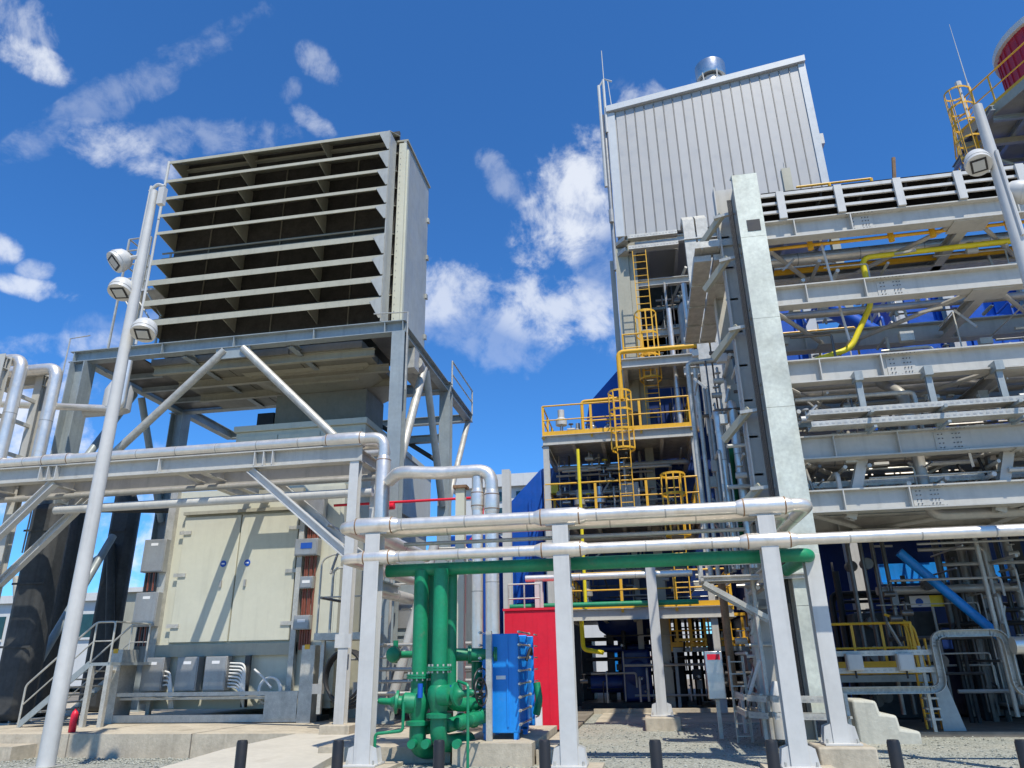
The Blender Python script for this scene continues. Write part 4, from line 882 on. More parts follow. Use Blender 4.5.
pipe('thin_green_pipe','thin green pipe under the silver pipe at the lowest platform','pipe',[(-3.6,19.7,2.93),(1.3,19.7,2.93)],.065,'green_paint',seams=0)
for x,l in ((-2.75,'short pale pipe stool at the red container'),): 
    q = MB().ibeam((x,19.5,2.8),(x,19.5,3.53),.2,.2,.02,.014,(0,1,0)); solo('pipe_stool', q, 'white_paint', l, 'support post')
t = thing('valve_rack','crowded rack of small valves and tubes on the middle platform','valve rack',(-1.6,25.2,6.06))
for i in range(16):
    x = -2.8+random.random()*3.0; z = 6.3+random.random()*2.0; y = 25.0+random.random()*1.8
    MB().cyl((x-.14,y,z),(x+.14,y,z),.07,10).build('valve_body',random.choice(('dull_pipe','stainless','dark_shade_steel')),t)
    MB().cyl((x,y,z),(x,y,z+.22),.03,8).build('stem','stainless',t); MB().cyl((x,y,z+.22),(x,y,z+.26),.10,12).build('handwheel','gas_yellow' if i%5==0 else 'dark_shade_steel',t)
for i in range(9):
    x = -2.8+i*.37; MB().cyl((x,26.2,6.1),(x,26.2,8.7),.03+.012*(i%3),8).build('tube','dark_shade_steel' if i%2 else 'dull_pipe',t)
for z in (6.7,7.3,7.9): MB().cyl((-2.9,26.0,z),(.6,26.0,z),.045,8).build('tube','dull_pipe',t)
t = thing('valve_rack','crowded rack of small valves and tubes on the upper platform','valve rack',(-1.6,25.4,8.86))
for i in range(12):
    x = -2.3+random.random()*1.7; z = 9.0+random.random()*.5; y = 25.0+random.random()*1.2
    MB().cyl((x-.14,y,z),(x+.14,y,z),.07,10).build('valve_body',random.choice(('dull_pipe','stainless')),t); MB().cyl((x,y,z),(x,y,z+.2),.025,8).build('stem','stainless',t); MB().cyl((x,y,z+.2),(x,y,z+.23),.09,12).build('handwheel','dark_shade_steel',t)
for z in (9.05,9.35): MB().cyl((-2.7,25.5,z),(-.5,25.5,z),.05,8).build('tube','stainless',t)
t = thing('valve_rack','shaded rack of tubes and valves on the lowest platform','valve rack',(-1,26,3.08))
for i in range(14):
    x = -2.2+random.random()*4.2; z = 3.3+random.random()*1.6; y = 25.4+random.random()*1.2
    MB().cyl((x-.12,y,z),(x+.12,y,z),.07,10).build('valve_body',random.choice(('dull_pipe','dark_shade_steel')),t); MB().cyl((x,y,z-.3),(x,y,z+.3),.03,8).build('tube','dark_shade_steel',t)
t = thing('dark_backing','added black blocks and tubes as dark backing behind the pump motor','machine housing',(0,31,.1))
for x0,x1,z1 in ((-3.3,-2.3,2.4),(-1.0,-.2,2.2),(.8,1.3,2.6),(2.6,4.6,2.9)): MB().box(x0,x1,31,33,.1,z1).build('block','black_paint',t,.04)  # black blocks added to fill the shaded background with dark
for i in range(14):
    x = -2.8+random.random()*6; MB().cyl((x,29.2+random.random(),.1),(x,29.2+random.random(),2.9),.04+random.random()*.06,8).build('tube','black_paint' if i%3 else 'dark_shade_steel',t)
for z in (.6,1.1,1.6,2.3): MB().cyl((-2.4,29.0,z),(random.uniform(0,3.4),29.0,z),.07,8).build('tube','dark_shade_steel',t)
t = thing('ochre_frame','ochre steel frame with uprights under the right end of the lowest platform','frame',(2,26.8,.1))
for x in (.9,1.35,1.8,2.2,2.6,3.0): MB().box(x-.04,x+.04,25.6,25.68,1.95,2.9).build('upright','yellow_paint',t)
for z in (2.1,2.85): MB().box(.8,3.1,25.57,25.599,z,z+.09).build('bar','yellow_paint',t)
# shaded machines under the lowest platform
t = thing('pump_motor','dark blue pump motor on a base frame under the lowest platform','pump',(-.1,27,.1))
MB().box(-1.0,-.02,26.6,28.0,.25,1.9).build('motor','deep_blue_shaded',t,.12)
MB().lathe((-.5,26.58,1.15),(0,-1,0),[(0,.40),(.04,.40),(.08,.34),(.1,.1)],20).build('end_cover','deep_blue_shaded',t)
MB().box(-2.4,.8,26.4,28.2,.06,.25).build('base_frame','black_paint',t)
MB().cyl((-2.1,27.2,.8),(-1.02,27.2,.8),.28,16).build('pump_casing','deep_blue_shaded',t)
for z in (1.3,1.6): MB().box(-.95,-.07,26.57,26.598,z,z+.05).build('fin','deep_blue_shaded',t)
t = thing('engine_underframe','dark blue engine underframe on legs below the boiler casing','machine housing',(0,31,0))
MB().box(-2.9,3.6,27.9,31,2.9,3.58).build('beam','deep_blue_shaded',t)
MB().lathe((-.6,28.6,2.9),(0,0,-1),[(0,1.3),(.3,1.2),(.6,.8),(.75,.4)],24).build('sump','deep_blue_shaded',t)
for x in (-2.6,-1.4,1.0,2.4,3.4): MB().bar((x,28.2,.06),(x,28.2,2.9),.22).build('leg','black_paint',t)
for x in (-.9,.4,.7,1.5): MB().cyl((x,27.6,.1),(x,27.6,3.0),.09,10).build('drain_pipe','black_paint',t)
MB().tube([(-2.4,27.9,1.95),(.6,27.9,1.95),(.6,27.9,2.9)],.12,12,.2).build('cross_pipe','deep_blue_shaded',t)
for k,(x,y) in enumerate(((1.9,25.6),(2.3,25.6))):
    pipe('black_hose_pipe',('outer','inner')[k]+' black U-bend pipe at the right under the lowest platform','pipe',[(x-.3*k,y,2.3),(x-.3*k,y,.8+.3*k),(x+.9,y,.8+.3*k)],.08,'rubber',bend=.3,seams=0)
t = thing('small_platform','low yellow railed stand right of the pump motor','platform',(1.6,26.2,1.9))
MB().box(.7,3.2,26.0,27.2,1.78,1.92).build('deck','frame_paint',t); rail(t,[(.7,26.0,1.92),(3.2,26.0,1.92)],1.0,'yellow_paint',.6,True,square=True)
for x in (.8,3.1): MB().bar((x,26.1,.06),(x,26.1,1.78),.1).build('leg','frame_paint',t)
for k,(x0,x1,y,z0,z1,m,l) in enumerate(((-1.80,-1.45,44,.3,2.7,'red_paint','far red hose cabinet seen under the lowest platform'),(-2.2,-1.86,44,.3,2.0,'blue_paint','far blue crate seen beside the red hose cabinet'),(.02,.85,44,.4,1.6,'red_paint','far red tank box seen right of the pedestal post'),(-.5,.9,52,0,3.9,'far_white','far white cabin seen through the plant under the platforms'))):
    t = thing(('hose_cabinet','crate','tank_box','cabin')[k],l,('cabinet','crate','box','building')[k],(x0,y,z0)); MB().box(x0,x1,y,y+2,z0,z1).build('body',m,t); MB().box(x0-.05,x1+.05,y-.05,y+2.05,z1+.001,z1+.12).build('lid',m,t)
    if z0>0: MB().box(x0+.1,x1-.1,y+.2,y+1.8,0,z0-.001).build('legs','dull_pipe',t)
# bollards along the road
for i in range(-5, 5):
    x = .855+.877*i
    if i == 4: pass
    t = thing('bollard', {-5:'black bollard in front of the pale ramp',-4:'black bollard close to the first white bridge post',-3:'black bollard below the green valves',-2:'black bollard beside the middle white bridge post',-1:'black bollard on the gravel under the pedestal post',0:'black bollard beside the third white bridge post',1:'black bollard right of the pedestal footing',2:'black bollard towards the right edge',3:'black bollard at the right edge',4:'black bollard beyond the right edge'}[i], 'bollard', (x,6.43,0), 'black bollards along the road edge')
    MB().lathe((x,6.43,-.05),(0,0,1),[(0,.047),(1.03,.047),(1.05,.040)],16).build('shaft','black_paint',t)
    MB().cyl((x,6.43,.0),(x,6.43,.02),.09,16).build('collar','black_paint',t)

clutter('conduit_bundle','tangle of small pipes and boxes behind the green risers and red fire pipe','pipework',-8.3,-4.1,18.0,19.6,.5,5.2,40,('dull_pipe','dark_shade_steel','galvanised'),11)
clutter('conduit_bundle','small conduits and boxes hanging under the upper yellow platform','pipework',-2.8,1.8,25.0,27.5,6.4,8.5,40,('dull_pipe','dark_shade_steel','galvanised'),12)
clutter('conduit_bundle','small dark conduits under the lowest yellow platform','pipework',-2.2,2.8,25.2,27.0,.3,2.8,40,('dull_pipe','dark_shade_steel','black_paint'),13)
clutter('conduit_bundle','small conduits and boxes between the lowest and middle platforms','pipework',-2.2,2.4,25.2,27.4,3.3,5.8,40,('dull_pipe','dark_shade_steel','galvanised'),14)
# ================================================================== right: the white clad tower
t = thing('clad_tower','white tower clad in upright metal panels with a sloping roof','tower',(4.2,28,.1))
TX0,TX1,TY0,TY1,TB = 0.0,8.42,26.0,31.5,17.75
def roofz(x): return 24.05+(x-TX0)*(25.30-24.05)/(TX1-TX0)
q = MB(); a = [(TX0+.02,TB+.02),(TX1-.02,TB+.02),(TX1-.02,roofz(TX1)),(TX0+.02,roofz(TX0))]
q.add([(x,TY0+.05,z) for x,z in a]+[(x,TY1,z) for x,z in a],[(0,1,2,3),(7,6,5,4)]+[(i,(i+1)%4,4+(i+1)%4,4+i) for i in range(4)]); q.build('core','tower_panel',t)
NP = 19; w = (TX1-TX0-.55)/NP
for i in range(NP):
    x0 = TX0+.35+i*w; x1 = x0+w-.014
    q = MB(); zt0, zt1 = roofz(x0)-.05, roofz(x1)-.05
    pts = [(x0,.0),(x0+.02,-.03)]
    pts += [(x1-.02,-.03),(x1,.0)]; n = len(pts)
    q.add([(px,TY0+.04+dy,TB) for px,dy in pts]+[(px,TY0+.04+dy,roofz(px)-.05) for px,dy in pts],[(i,(i+1)%n,n+(i+1)%n,n+i) for i in range(n)]+[tuple(range(n-1,-1,-1)),tuple(range(n,2*n))])
    q.build('panel','tower_panel',t)
    MB().box(x1+.001,x1+.013,TY0-.02,TY0+.03,TB,roofz(x1)-.05).build('seam','dull_pipe',t)
def slopebar(x0,x1,y0,y1,dz0,dz1,name,m):
    q = MB(); q.add([(x0,y0,roofz(x0)+dz0),(x1,y0,roofz(x1)+dz0),(x1,y1,roofz(x1)+dz0),(x0,y1,roofz(x0)+dz0),(x0,y0,roofz(x0)+dz1),(x1,y0,roofz(x1)+dz1),(x1,y1,roofz(x1)+dz1),(x0,y1,roofz(x0)+dz1)],
      [(0,3,2,1),(4,5,6,7),(0,1,5,4),(1,2,6,5),(2,3,7,6),(3,0,4,7)]); return q.build(name,m,t)
slopebar(TX0-.06,TX1+.06,TY0-.16,TY1+.1,.0,.30,'fascia','trim_white')
MB().box(TX0-.04,TX0+.30,TY0-.045,TY0+.02,TB-.02,roofz(TX0)-.02).build('corner_trim','trim_white',t)
MB().box(TX1-.24,TX1+.05,TY0-.045,TY0+.02,TB-.02,roofz(TX1)-.05).build('corner_trim','trim_white',t)
MB().cyl((TX0-.16,TY0+.1,TB-1.5),(TX0-.16,TY0+.1,roofz(TX0)),.09,10).build('downpipe','box_steel',t)
q = MB(); cx,cy = 4.85,27.6; z = roofz(cx)+.3
q.lathe((cx,cy,z),(0,0,1),[(0,.55),(.5,.62),(1.0,.55),(1.35,.50)],24); q.build('vent_stack','cladding',t)
q = MB(); q.lathe((cx,cy,z+1.45),(0,0,1),[(0,.66),(.05,.68),(.75,.68),(.8,.62)],24); q.build('vent_cowl','stainless',t)
for k in range(6): MB().bar((cx+.6*math.cos(k),cy+.6*math.sin(k),z+.9),(cx+.66*math.cos(k),cy+.66*math.sin(k),z+1.5),.05).build('cowl_strut','dull_pipe',t)
MB().box(TX1+.02,TX1+.3,TY0+.3,TY0+.8,21.3,21.8).build('wall_lamp','white_paint',t)
# steelwork under the tower
for x in (.52,4.1,8.3):
    for y in (26.25,31.2): MB().ibeam((x,y,.06),(x,y,TB),.3,.3,.03,.02,(0,1,0)).build('leg','hood_paint',t)
for z in (17.5,15.6,13.4,11.3):
    for y in (26.25,31.2): MB().ibeam((.25,y,z),(8.3,y,z),.22,.3).build('floor_beam','beam_paint',t)
    for x in (.06,4.1,8.3): MB().ibeam((x,26.4,z),(x,31.1,z),.22,.3).build('floor_beam','beam_paint',t)
for x in (1.2,2.4,5.4,6.8): MB().ibeam((x,26.4,17.55),(x,31.1,17.55),.14,.22).build('joist','beam_paint',t)
MB().box(-.16,.36,26.02,31.0,10.2,17.2).build('side_cladding','hood_paint',t)
for z in (16.2,14.2): MB().tube([(2.6,26.3,z),(1.0,30.9,z-1.9)],.06,8).build('brace','beam_paint',t)
MB().tube([(3.4,26.2,15.2),(1.7,26.2,11.6)],.07,8).build('brace','beam_paint',t)
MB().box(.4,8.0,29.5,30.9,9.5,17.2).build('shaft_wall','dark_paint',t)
for k,z in enumerate((12.3,13.2,14.1,15.0,15.9)): MB().box(.9,3.9,29.3,29.49,z,z+.12).build('wall_rail','beam_paint',t)
pipe('tower_pipe','silver bent pipe inside the open base of the white tower','pipe',[(2.2,26.0,10.0),(2.2,26.0,14.4),(3.0,26.0,14.55)],.14,'dull_pipe',bend=.3,seams=0)
t = thing('antenna_mast','thin white antenna mast at the left corner of the tower roof','mast',(-.25,25.95,23))
MB().cyl((-.3,25.95,20.2),(-.3,25.95,25.6),.07,8).build('tube','white_paint',t); MB().cyl((-.08,25.95,23.0),(-.08,25.95,25.9),.06,8).build('tube','white_paint',t)
MB().cyl((-.05,25.95,25.9),(-.05,25.95,27.6),.02,6).build('rod','white_paint',t); MB().tube([(-.3,25.95,25.5),(-.05,25.95,25.95),(.3,25.95,25.75)],.04,6).build('bracket','white_paint',t)
MB().cyl((-.18,25.9,18.4),(-.18,25.9,19.0),.1,8).build('clamp','dull_pipe',t)
MB().tube([(.12,25.95,25.8),(.2,25.95,24.4)],.02,6).build('stay','white_paint',t)
for k,z in enumerate((17.42,16.92)):
    tray('cable_tray',('upper galvanised cable tray wrapped round the tower foot','lower galvanised cable tray wrapped round the tower foot')[k],[(-.02,27.2,z),(-.02,26.25,z),(.4,25.72,z),(2.35,25.72,z)],.34,.16,solid=True,group='trays round the tower foot')

# upper landing with yellow rail
t = thing('tower_landing','grey landing beam with a thick yellow rail at the tower foot','platform',(-.2,24.0,11.3))
MB().ibeam((-.2,24.0,11.30),(3.2,24.0,11.30),.24,.34,.03,.02).build('edge_beam','beam_paint',t)
MB().ibeam((1.9,24.02,10.85),(3.2,24.02,10.85),.2,.3).build('edge_beam','beam_paint',t)
for x in (-.1,1.0,2.2,3.1): MB().ibeam((x,24.15,11.3),(x,26.1,11.3),.16,.26).build('joist','beam_paint',t)
MB().box(-.15,3.15,24.3,26.1,11.44,11.50).build('grating','galvanised',t)
MB().tube([(-.3,24.0,10.0),(-.3,24.0,11.78),(3.1,24.0,11.78)],.085,10,.2).build('rail_tube','yellow_paint',t)
rail(t,[(-.1,26,11.5),(-.1,24.35,11.5),(.6,24.35,11.5)],1.1,'yellow_paint',.8,False)
# paired upright galvanised trays and horizontal covered trays
for k,x in enumerate((2.62,3.08)):
    t = thing('covered_tray',('left','right')[k]+' of two upright covered trays rising against the white tower','cable tray',(x,24,9),'covered trays rising against the tower')
    q = MB(); x0,x1 = x-.20,x+.20
    a = [(23.75,8.5),(24.0,8.5),(24.0,16.6),(24.35,17.0),(24.9,17.05),(24.9,17.2),(24.2,17.16),(23.75,16.75)]
    q.add([(x0,y,z) for y,z in a]+[(x1,y,z) for y,z in a],[tuple(range(7,-1,-1)),tuple(range(8,16))]+[(i,(i+1)%8,8+(i+1)%8,8+i) for i in range(8)]); q.build('cover','galvanised',t)
    for z in (15.9,14.2,12.6,11.0): MB().box(x0-.03,x1+.03,23.70,23.748,z,z+.05).build('strap','galvanised',t)
for k,x in enumerate((2.02,2.50)):
    t = thing('covered_tray',('left','right')[k]+' flat covered tray running back from the rack to the tower','cable tray',(x,16.3,10.7),'flat trays from rack to tower')
    for i in range(4):
        MB().box(x-.21,x+.21,16.2+i*1.25,17.42+i*1.25,10.70,10.86).build('cover','galvanised',t); MB().box(x-.24,x+.24,17.43+i*1.25,17.44+i*1.25+.03,10.66,10.9).build('strap','galvanised',t)
t = thing('covered_tray','short wide galvanised tray bridging to the top of the galvanised cover','cable tray',(2.5,16.2,11.1))
MB().box(1.85,3.05,16.0,16.5,10.96,10.99).build('bottom','galvanised',t); MB().box(1.85,3.05,15.985,16.0,10.96,11.13).build('side_rail','galvanised',t); MB().box(1.85,3.05,16.5,16.515,10.96,11.13).build('side_rail','galvanised',t)
for x in (2.0,2.4,2.8): MB().box(x,x+.04,16.0,16.5,10.93,10.955).build('rung','galvanised',t)
MB().box(3.02,3.32,15.35,15.46,10.90,11.20).build('end_mouth','black_paint',t)

# ------------------------------------------------------------------ big pipe rack on the right
t = thing('pipe_rack','large pale steel pipe rack of five beam levels filling the right side','pipe rack',(8,17,.1))
FYR, RYR = 15.62, 18.4
XL, XR = 2.75, 15.5
levels = [10.70, 8.96, 7.09, 5.40, 4.29]
for x in (2.72, 12.6):
    for y in (FYR+.45, RYR): MB().ibeam((x,y,.1),(x,y,12.6),.32,.52,.03,.02,(1,0,0)).build('column','beam_paint',t)
def splice(x,y,z,d):
    s_ = MB().box(x-.28,x+.28,y-.022,y-.0105,z-d*.36,z+d*.36).build('splice_plate','beam_paint',t); q = MB()
    for i in (-.2,-.13,.07,.0+.14,.2):
        for j in (-.28,-.1,.1,.28): q.cyl((x+i,y-.042,z+j*d),(x+i,y-.021,z+j*d),.012,6)
    for i in range(8):
        for sg in (-1,1): q.cyl((x-.28+i*.08,y-.13,z+sg*(d/2-.04)),(x-.28+i*.08,y-.13,z+sg*(d/2-.005)),.012,6)
    o = q.build('bolts','dark_shade_steel',s_); o['kind']='stuff'
for li,z in enumerate(levels):
    d = (.48,.50,.54,.50,.46)[li]
    for y in (FYR, RYR):
        MB().ibeam((XL+.2,y,z+d/2),(XR,y,z+d/2),.30,d,.03,.02).build('beam','beam_paint',t)
        for x in ((4.1,5.35,8.85,10.2) if y == FYR else (4.6,8.2)):
            MB().box(x-.012,x+.012,y-.15,y-.012,z+.032,z+d-.032).build('stiffener','beam_paint',t)
    splice((5.55,5.9,5.75,6.35,5.7)[li],FYR-.0,z+d/2,d)
    for x in (3.0,7.88,12.5): MB().ibeam((x,FYR+.16,z+.12),(x,RYR-.16,z+.12),.22,.24).build('cross_beam','beam_paint',t)
    zz = z+.07
    for a,b in (((3.3,FYR+.1),(5.1,RYR-.1)),((7.7,FYR+.1),(5.5,RYR-.1)),((8.05,FYR+.1),(10.2,RYR-.1)),((12.4,FYR+.1),(10.5,RYR-.1))):
        MB().tube([(a[0],a[1],zz),(b[0],b[1],zz)],.055,8).build('brace','beam_paint',t)
    MB().box(7.5,8.3,FYR-.10,FYR+.45,z-.022,z-.002).build('node_plate','beam_paint',t)
    MB().box(4.8,5.8,RYR-.5,RYR+.1,z-.022,z-.002).build('node_plate','beam_paint',t)
for x,y0,z in ((7.9,17.0,4.6),): MB().ibeam((x,17.0,4.3),(x,17.0,5.5),.2,.2,.02,.015,(0,1,0)).build('hanger','beam_paint',t)
for x in (4.7,7.5):
    MB().ibeam((x,15.9,5.45),(x-.45,15.9,4.2),.2,.2,.02,.015,(0,1,0)).build('knee','beam_paint',t)
# parapet screen on top
t = thing('rack_parapet','pale parapet of posts and three rails along the top of the right rack','railing',(8,15.5,11.2))
for i,x in enumerate([3.88+1.30*k for k in range(9)]): MB().bar((x,15.44,11.19),(x,15.44,11.93),.17,.07,(0,1,0)).build('post','white_paint',t)
for z,h in ((11.90,.085),(11.66,.065),(11.42,.07)): MB().box(3.45,15.4,15.48,15.53,z-h/2+.001,z+h/2).build('rail_bar','white_paint',t)
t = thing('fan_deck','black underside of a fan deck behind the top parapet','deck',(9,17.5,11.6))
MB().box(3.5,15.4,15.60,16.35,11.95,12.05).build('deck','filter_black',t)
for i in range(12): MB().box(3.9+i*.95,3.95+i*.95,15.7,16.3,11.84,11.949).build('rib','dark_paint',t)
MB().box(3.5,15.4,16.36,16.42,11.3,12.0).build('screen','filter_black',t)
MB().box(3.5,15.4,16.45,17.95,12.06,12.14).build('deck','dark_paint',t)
for i in range(14): MB().box(3.7+i*.8,3.76+i*.8,16.45,17.9,11.95,12.055).build('rib','under_shade_paint',t)
t = thing('deck_rail','orange handrail peeping over the top of the right rack','railing',(6,17,12.6))
for x in (5.4,6.4): MB().cyl((x,16.6,12.05),(x,16.6,12.79),.04,8).build('rail_post','yellow_paint',t)
for z in (12.45,12.79): MB().tube([(4.6,16.6,z),(6.4,16.6,z)],.03,8).build('rail_bar','yellow_paint',t)
t = thing('deck_post','short beige box post standing before the tower cladding','post',(4.25,16.0,12.1)); MB().box(4.15,4.36,15.95,16.1,12.05,12.95).build('shaft','hood_paint',t); MB().cyl((4.25,16,12.95),(4.25,16,13.15),.02,6).build('pin','dull_pipe',t)
t = thing('deck_sensor','thin leaning stub with a small white dome on top of the rack','sensor',(6.4,17,12.2)); MB().cyl((6.95,17,12.0),(7.2,17,13.6),.05,8).build('stub','rust_brown',t); MB().lathe((6.1,16.8,12.0),(0,0,1),[(0,.05),(.4,.05),(.42,.16),(.55,.16),(.65,.05)],14).build('dome','white_paint',t)
# galvanised upright cover in front of the rack
t = thing('upright_cover','tall galvanised sheet cover standing in front of the right rack','cable cover',(3.13,15.4,.6))
zs = [.55,2.5,4.5,6.55,8.65,10.75,12.5]
for a,b in zip(zs,zs[1:]): MB().box(2.84,3.42,15.36,15.385+random.uniform(0,.006),a+.004,b-.004).build('cover_sheet','galv_cover',t)
for x in (2.845,3.40): MB().box(x,x+.015,15.39,15.55,.55,12.5).build('side_rail','galvanised',t)
for i in range(38): MB().box(2.862,3.398,15.48,15.51,.7+i*.31,.74+i*.31).build('rung','galvanised',t)
q = MB(); q.add([(2.84,15.36,12.5),(3.42,15.36,12.5),(3.42,15.7,12.62),(2.84,15.7,12.62),(2.84,15.38,12.47),(3.42,15.38,12.47),(3.42,15.7,12.58),(2.84,15.7,12.58)],[(0,1,2,3),(7,6,5,4),(0,4,5,1),(1,5,6,2),(2,6,7,3),(3,7,4,0)]); q.build('top_sheet','galv_cover',t)
for i in range(4): MB().tube([(2.77-.03*i,15.5,.6),(2.77-.03*i,15.5,11.9)],.014,6).build('cable','rubber',t)
for z in [1.0+.85*k for k in range(13)]: MB().box(2.42,2.70,16.06,16.075,z,z+.05).build('cleat','galvanised',t)
for z in (4.9,6.6,8.6,10.4,11.6):
    MB().bar((2.35,15.75,z),(2.83,15.6,z),.09,.07).build('bracket','galvanised',t)
    MB().bar((2.0,16.3,z-.45),(2.55,15.7,z+.05),.10,.16).build('bracket_arm','hood_paint',t)
# trays on hangers across the rack front
for k,z in enumerate((6.28,6.03)):
    tray('cable_tray',('upper galvanised cable tray across the front of the right rack','lower galvanised cable tray across the front of the right rack')[k],[(3.62,15.26,z),(14.5,15.26,z)],.36,.11,solid=True,group='trays across the rack front')
for k,x in enumerate((4.78,6.15,7.5)):
    q = MB(); q.chan((x,15.42,5.9),(x,15.42,7.12),.12,.08,.012,(0,1,0)); q.box(x-.08,x+.08,15.3,15.6,7.0,7.2); q.bar((x,15.42,6.18),(x,14.9,6.18),.06,.05); q.bar((x,15.42,5.86),(x,14.9,5.86),.06,.05)
    solo('tray_hanger', q, 'frame_paint', ('dark tray hanger nearest the galvanised cover','middle dark tray hanger on the right rack','dark tray hanger towards the right edge')[k], 'hanger')
# pipes carried in the rack
pipe('gas_pipe','bright yellow gas pipe with a drop inside the upper right rack','pipe',[(12,16.5,10.62),(5.75,16.5,10.52),(5.75,16.5,9.3),(5.1,16.5,8.2),(4.0,16.5,7.9)],.066,'gas_yellow',bend=.22,seams=0)
t = thing('orange_pipe','orange pipe with clamps under the top beam of the right rack','pipe',(8,16.05,11.0)); MB().tube([(3.4,16.0,10.72),(13,16.0,10.78)],.042,10).build('pipe_body','yellow_paint',t)
for x in (4.5,6.3,7.2,8.8): MB().cyl((x,15.98,10.60),(x,15.98,10.82),.07,8).build('clamp','yellow_paint',t)
t = thing('walk_panel','ochre walkway edge hung below the top of the rack','walkway',(8,17.2,10.6)); MB().box(3.4,13,17.6,17.65,10.86,11.0).build('kick_plate','yellow_paint',t); MB().box(3.4,13,17.66,18.2,10.7,10.75).build('grating','galvanised',t)
LV = [('upper','second','third','fourth','lowest')[i] for i in range(5)]
k = 0
for li,z in enumerate(levels):
    for y,r,m in ((16.35,.13,'cladding'),(16.85,.09,'dull_pipe'),(17.35,.16,'cladding'),(17.9,.11,'dull_pipe')):
        if li == 0 and y < 17.2: continue
        if li == 1 and y != 16.85: continue
        nm = {16.35:'front insulated',16.85:'front bare',17.35:'rear insulated',17.9:'rear bare'}[y]
        pipe('rack_pipe', f'{nm} pipe lying across the {LV[li]} level of the right rack','pipe',[(3.0,y,z+.26+r),(15,y,z+.26+r)],r,m,seams=1.4 if m=='cladding' else 0)
pipe('rack_drop_pipe','dull pipe dropping through the rack and elbowing out to the right edge','pipe',[(5.6,17.0,7.6),(5.9,16.2,6.9),(5.9,16.2,4.25),(14,16.2,4.28)],.12,'dull_pipe',bend=.28,seams=1.6)
pipe('small_bore_pipe','thin grey pipe with square bends left in the lower rack','pipe',[(3.6,16.2,5.4),(3.75,16.2,4.55),(4.1,16.2,4.45)],.035,'dull_pipe',bend=.06,seams=0)
for k2,(x,y) in enumerate(((7.05,16.2),(6.7,16.4))):
    pipe('flexible_hose',('front','rear')[k2]+' black hose looped below the fourth rack beam','hose',[(x,y,5.4),(x+.1,y,4.9),(x+.3,y,4.7),(x+.2,y,4.35)],.03,'rubber',bend=.2,seams=0)
rod = MB().cyl((4.95,16.0,8.2),(4.72,16.0,11.2),.03,8); solo('tie_rod', rod, 'white_paint', 'thin white tie rod hanging inside the upper rack', 'rod')
# walkways inside the rack, with solid decks added for shade
t = thing('rack_walkway','yellow railed walkway behind the trays inside the right rack','walkway',(4.5,18.9,7.2))
MB().box(3.0,6.0,18.75,19.6,7.05,7.15).build('deck','frame_paint',t); rail(t,[(3.2,18.8,7.15),(5.2,18.8,7.15)],1.0,'yellow_paint',.65,True,square=True)
t = thing('rack_walkway','yellow railed walkway low in the rack against the blue hall','walkway',(8,22,4.9))
MB().box(3.2,20,18.65,20.3,4.62,4.74).build('deck','frame_paint',t); rail(t,[(4.6,20.2,4.74),(15,20.2,4.74)],1.1,'yellow_paint',1.5,False,square=True)  # solid deck shaped to shade the lower plant
t = thing('rack_walkway','solid grey plates added for shade along the lowest level of the right rack','walkway',(8,17,4.6))
for i in range(8): MB().box(3.1+i*1.5,4.58+i*1.5,15.9,18.1,4.60,4.63).build('plate','frame_paint',t)  # plates added to keep the sun off the plant underneath
t = thing('rack_walkway','upper yellow railed walkway just under the third rack beam level','walkway',(5,20,9.0))
MB().box(3.2,6.4,19.4,20.4,9.0,9.1).build('deck','frame_paint',t); rail(t,[(4.2,19.45,9.1),(6.2,19.45,9.1)],.9,'yellow_paint',.9,False)
# blue plant behind the rack
t = thing('blue_hall','deep blue engine hall casing with pale pilasters behind the right rack','hall',(12,24,0))
def hall(x0,x1,z0,z1,m='navy_paint',y0=24.0,y1=36):
    MB().box(x0,x1,y0,y1,z0,z1).build('casing',m,t,.02)
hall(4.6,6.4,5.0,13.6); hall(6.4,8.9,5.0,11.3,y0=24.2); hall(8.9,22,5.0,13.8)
for x in (5.0,6.2,9.0,10.6,13.0): MB().ibeam((x,23.75,.1),(x,23.75,13.4),.35,.35,.03,.02,(0,1,0)).build('pilaster','white_paint',t)
for x in [4.9+.9*i for i in range(18)]:
    if not 6.3 < x < 8.9: MB().box(x-.04,x+.04,23.93,23.995,5.1,13.4).build('stiffener','navy_paint',t)
for z in (7.4,9.6,11.8): MB().box(8.95,21.9,23.9,23.995,z,z+.12).build('stiffener','navy_paint',t)
MB().box(3.2,22,25.5,36,.2,4.98).build('base_wall','deep_blue_shaded',t)
pipe('navy_pipe','dark blue sloping pipe crossing the sky gap in the upper rack','pipe',[(5.9,21.5,11.9),(8.6,21.5,9.6)],.26,'navy_paint',seams=0)
pipe('blue_pipe','bright blue sloping pipe in the lower right under the rack','pipe',[at(899,552,Y=19.0),at(1010,645,Y=19.0)],.11,'blue_paint',seams=0)
t = thing('blue_beam','bright blue girder low behind the right rack','beam',(8,23,3.6)); MB().box(6.6,14,22.7,23.0,3.5,4.0).build('web','blue_paint',t); MB().box(6.6,14,22.6,23.1,3.44,3.495).build('flange','blue_paint',t)
pipe('cross_pipe','dull pipe running level across the shaded lower right plant','pipe',[(5.6,19.8,3.05),(14,19.8,3.05)],.10,'dull_pipe',seams=0)
